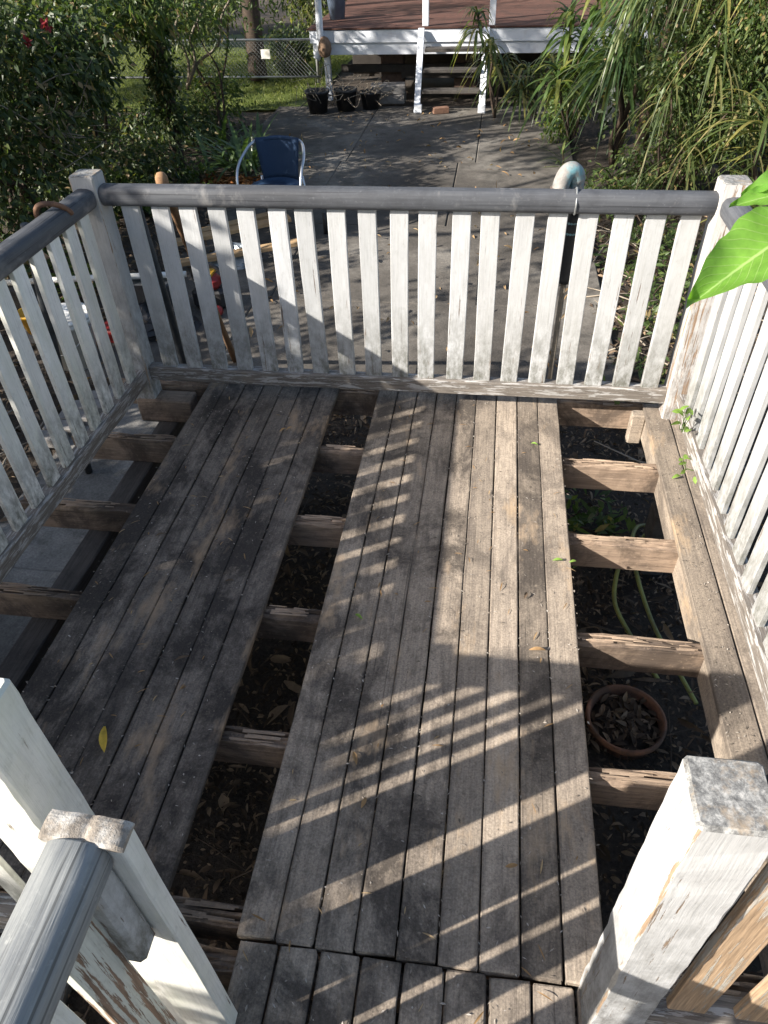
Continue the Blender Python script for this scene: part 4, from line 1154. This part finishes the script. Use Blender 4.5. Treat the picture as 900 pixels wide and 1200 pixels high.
# ================================================================== PLANTS, RIGHT SIDE
def lance_plant(loc, heads, label, n=46, L=.55, W=.045, mat='leaf_lance', stem=.018, droop=(.3, .9), group='long-leaved plants at the right of the yard', zb=.5):
    t = thing('lance_plant', loc, label, 'plant', group)
    limbs('stem', t, M['bark'], loc, heads, stem, stem * .7, 7, .06)
    for h in heads:
        P, D = [], []
        for i in range(n):
            f = random.random()
            P.append((h[0] + random.gauss(0, .012), h[1] + random.gauss(0, .012), h[2] - .22 * f))
            a = random.uniform(0, 2 * math.pi); e = zb + .9 * (1 - f) - .5 * f
            D.append((math.cos(a), math.sin(a), e))
        P, D = np.array(P), unit(np.array(D))
        N = np.stack([-D[:, 0], -D[:, 1], np.full(n, 1.2)], 1)
        add('leaf_head', ribbons('leaf_head', P, D, N, L * RNG.uniform(.7, 1.2, n), W * RNG.uniform(.8, 1.2, n), 7, RNG.uniform(*droop, n), .35, .35), t, None, M[mat])
    return t
lance_plant((.42, 8.05, G), [(.12, 8.15, .52), (.30, 8.0, .22), (.48, 8.2, .02)], 'drooping long-leaved plant in front of the house steps', 44, .40, .036, droop=(.7, 1.3))
lance_plant((.95, 8.0, G), [(.80, 8.0, -.05), (1.05, 7.9, .08), (.72, 7.7, -.15)], 'half-yellow long-leaved plant right of the house steps', 36, .42, .036, droop=(.7, 1.3))
lance_plant((1.35, 6.8, G), [(1.18, 6.7, .62), (1.36, 6.9, .35), (1.10, 6.6, .15), (1.42, 6.5, .85)], 'sunny yellow-green long-leaved plant left of the right thicket', 40, .45, .055, 'leaf_bright', droop=(.5, 1.1))
lance_plant((1.75, 5.9, G), [(1.62, 5.75, .50), (1.75, 5.9, .95), (1.95, 5.7, 1.25)], 'big dark spiky-leaved plant with hanging straps, middle of the right thicket', 120, .70, .028, 'leaf_strap', .03, (.6, 1.4))
lance_plant((2.35, 5.2, G), [(2.2, 5.1, 1.35), (2.5, 5.3, 1.15), (2.05, 5.25, 1.6), (2.75, 4.9, 1.5)], 'tall spiky-leaved plant at the top of the right thicket', 130, .72, .024, 'leaf_lance', .035, (.6, 1.3))
lance_plant((2.05, 4.75, G), [(1.95, 4.6, .35), (2.25, 4.55, .75), (2.5, 4.4, .3), (2.15, 4.5, -.1)], 'thin hanging straw-like leaves among the right vines', 34, .55, .018, 'leaf_straw', .012, (.8, 1.6))
lance_plant((2.75, 4.1, G), [(2.62, 4.0, .35), (2.85, 4.2, .0), (2.65, 3.7, -.25)], 'spiky-leaved plant behind the far right corner post', 46, .62, .032, 'leaf_lance', .02, (.3, .9))
lance_plant((1.62, 4.9, G), [(1.62, 4.85, -.45)], 'low green grassy rosette behind the far right railing', 40, .45, .024, 'leaf_mid', .01, (.3, .8))
lance_plant((1.22, 5.9, G), [(1.20, 5.85, -.48)], 'small dark spiky rosette at the patio edge', 18, .35, .022, 'leaf_strap', .01, (.2, .6))
RG = 'vines and bushes of the right thicket'
shrub('vine', (2.25, 4.75, G), 'leafy climbing vine hanging in the middle of the right thicket', 'vine', 'leaf_mid',
      [((2.05, 4.85, .45), (.30, .3, .55), (80, 34)), ((2.45, 4.7, .1), (.35, .3, .55), (80, 34)), ((2.75, 4.6, .8), (.45, .35, .6), (90, 34)), ((2.0, 4.9, -.3), (.3, .3, .3), (40, 28))], .07, .048, .024, 10, .012, RG, zb=-.6)
shrub('shrub', (3.3, 5.3, G), 'dark bush behind the vines at the upper right', 'shrub', 'leaf_dark',
      [((3.2, 5.7, .3), (.8, .6, .8), (130, 30)), ((2.6, 6.3, .4), (.9, .5, .8), (110, 30)), ((3.7, 5.0, 1.0), (.7, .6, .8), (90, 28)), ((2.0, 6.9, .0), (.6, .4, .5), (60, 26))], .11, .08, .036, 9, .03, RG)
shrub('shrub', (1.45, 7.4, G), 'sunlit small-leaved bush beside the house steps', 'shrub', 'leaf_bright',
      [((1.35, 7.3, -.2), (.28, .3, .35), (50, 22)), ((1.15, 6.9, -.42), (.2, .25, .2), (26, 20))], .07, .065, .026, 5, .012, RG)
shrub('ground_plant', (1.8, 3.2, G), 'low weeds and grass behind the far right railing', 'plant', 'leaf_mid',
      [((1.75, 3.2, G + .07), (.45, 1.1, .12), (80, 12)), ((1.7, 1.6, G + .06), (.4, .8, .10), (50, 12)), ((1.6, 4.7, G + .1), (.4, .5, .16), (50, 14))], .06, .075, .022, 8, .004, zb=.3)
shrub('ground_plant', (1.15, -.2, G), 'dark green weeds on the soil beneath the right joists', 'plant', 'leaf_mid',
      [((1.05, -.2, G + .05), (.2, .22, .09), (20, 10))], .05, .075, .026, 4, .004, zb=.3)
for k, (x, y, r, l) in enumerate(((2.18, 5.35, .075, 'thick brown trunk in the right thicket nearest the corner post'), (1.98, 5.55, .06, 'brown trunk left of the thick one in the right thicket'), (2.45, 5.2, .05, 'leaning brown trunk behind the far right corner post'))):
    t = thing('tree', (x, y, G), l, 'tree', 'brown trunks in the right thicket')
    top = 2.6 + .3 * k
    add('trunk', tube('trunk', spline([(x, y, G), (x - .03, y, 0), (x + .04, y + .05, .8), (x + .1 * (k - 1), y + .1, top)], 4), [r * (1.15 - .035 * i) for i in range(13)], 10), t, None, M['bark'])
    leafy('crown', t, M['leaf_canopy'], [(x + .1, y + .1, top)], [(.8, .8, .6)], [(50, 26)], .14, .12, .05, .4)
tag(add('painted_post', bar('painted_post', 1.05, rect_profile(.13, .10, .006), 8, .002, .004, seed=77), None, frame((1.90, 7.9, G), (.03, 0, 1), (1, 0, 0)), M['paint_green']), 'old pale green-white post standing inside the right thicket', 'post')

# ================================================================== TREES LEFT OF THE FRAME (they shade the yard)
OG = 'trees and hedge left of the deck, beyond the picture edge'
def hedge(name, loc, y0, y1, top, n, label):
    t = thing(name, loc, label, 'hedge', OG)
    limbs('stem', t, M['bark'], loc, [(loc[0] + random.uniform(-.3, .3), random.uniform(y0, y1), random.uniform(.3, 1.6)) for _ in range(9)], .03, .008)
    yc = RNG.uniform(y0, y1, n); f = RNG.random(n) ** .8
    zt = top + RNG.normal(size=n) * .045 + .05 * np.sin(yc * 9.0)
    cc = np.stack([loc[0] + RNG.uniform(-.4, .4, n), yc, -.55 + (zt - .06 + .55) * f], 1)
    P = np.repeat(cc, 34, 0) + RNG.normal(size=(n * 34, 3)) * np.array([.11, .11, .07])
    k = len(P)
    add('foliage', ribbons('foliage', P, rnd_dir(k, -.3), rnd_dir(k, .6), RNG.uniform(.06, .13, k), .05, 1, .15), t, None, M['leaf_canopy'])
hedge('hedge', (-4.1, -4.3, G), -5.2, -3.4, 2.52, 640, 'dense clipped hedge left of the deck, near end')
hedge('hedge', (-4.1, -2.9, G), -3.4, -2.4, 2.33, 380, 'dense clipped hedge left of the deck, lower middle stretch')
hedge('hedge', (-4.1, -1.9, G), -2.4, -1.3, 2.64, 330, 'dense clipped hedge left of the deck, far stretch')
shrub('shrub', (-4.2, -.6, G), 'hedge shrub left of the deck, far end', 'shrub', 'leaf_canopy',
      [((-4.3, -.5, .9), (.6, .7, 1.3), (90, 34)), ((-4.5, .9, .7), (.7, .9, 1.2), (80, 34))], .14, .10, .05, 8, .03, OG, shell=.1)
def tall_tree(x, y, h, crowns, label, seed=0):
    t = thing('tree', (x, y, G), label, 'tree', OG)
    add('trunk', tube('trunk', spline([(x, y, G), (x + .05, y, h * .4), (x - .05, y + .05, h)], 5), [.16 * (1 - .07 * i) for i in range(11)], 10), t, None, M['bark'])
    limbs('limb', t, M['bark'], (x, y, h * .45), [c for c, r, k in crowns], .06, .02)
    cs, rs, ns = zip(*crowns)
    ns = [(max(4, int(a * .34)), int(b * 2.2)) for a, b in ns]
    leafy('crown', t, M['leaf_canopy'], cs, rs, ns, .26, .14, .07, .1)
tall_tree(-5.6, 1.1, 4.2, [((-5.2, .3, 3.5), (1.1, 1.1, 1.1), (18, 34)), ((-5.6, 1.9, 4.2), (1.3, 1.3, 1.2), (20, 34)), ((-6.0, .6, 5.2), (1.2, 1.2, .9), (15, 34))], 'tall tree left of the yard, nearest the deck')
tall_tree(-6.4, 4.2, 4.8, [((-5.8, 3.6, 3.6), (1.4, 1.4, 1.2), (19, 34)), ((-6.4, 4.9, 4.8), (1.4, 1.4, 1.2), (19, 34)), ((-6.2, 2.6, 5.6), (1.2, 1.2, .9), (15, 34))], 'tall tree left of the yard, in the middle')
tall_tree(-7.2, 6.6, 4.6, [((-6.6, 6.0, 3.4), (1.4, 1.5, 1.2), (19, 34)), ((-7.2, 7.4, 4.4), (1.4, 1.4, 1.2), (19, 34))], 'tall tree left of the yard, third from the deck')
tall_tree(-9.6, 8.0, 3.6, [((-9.2, 7.6, 2.2), (1.5, 1.5, 1.2), (70, 36)), ((-9.6, 8.8, 3.2), (1.5, 1.5, 1.2), (60, 36)), ((-8.2, 8.6, 1.6), (.9, .9, .8), (15, 34))], 'tall tree left of the lawn, farthest from the deck')
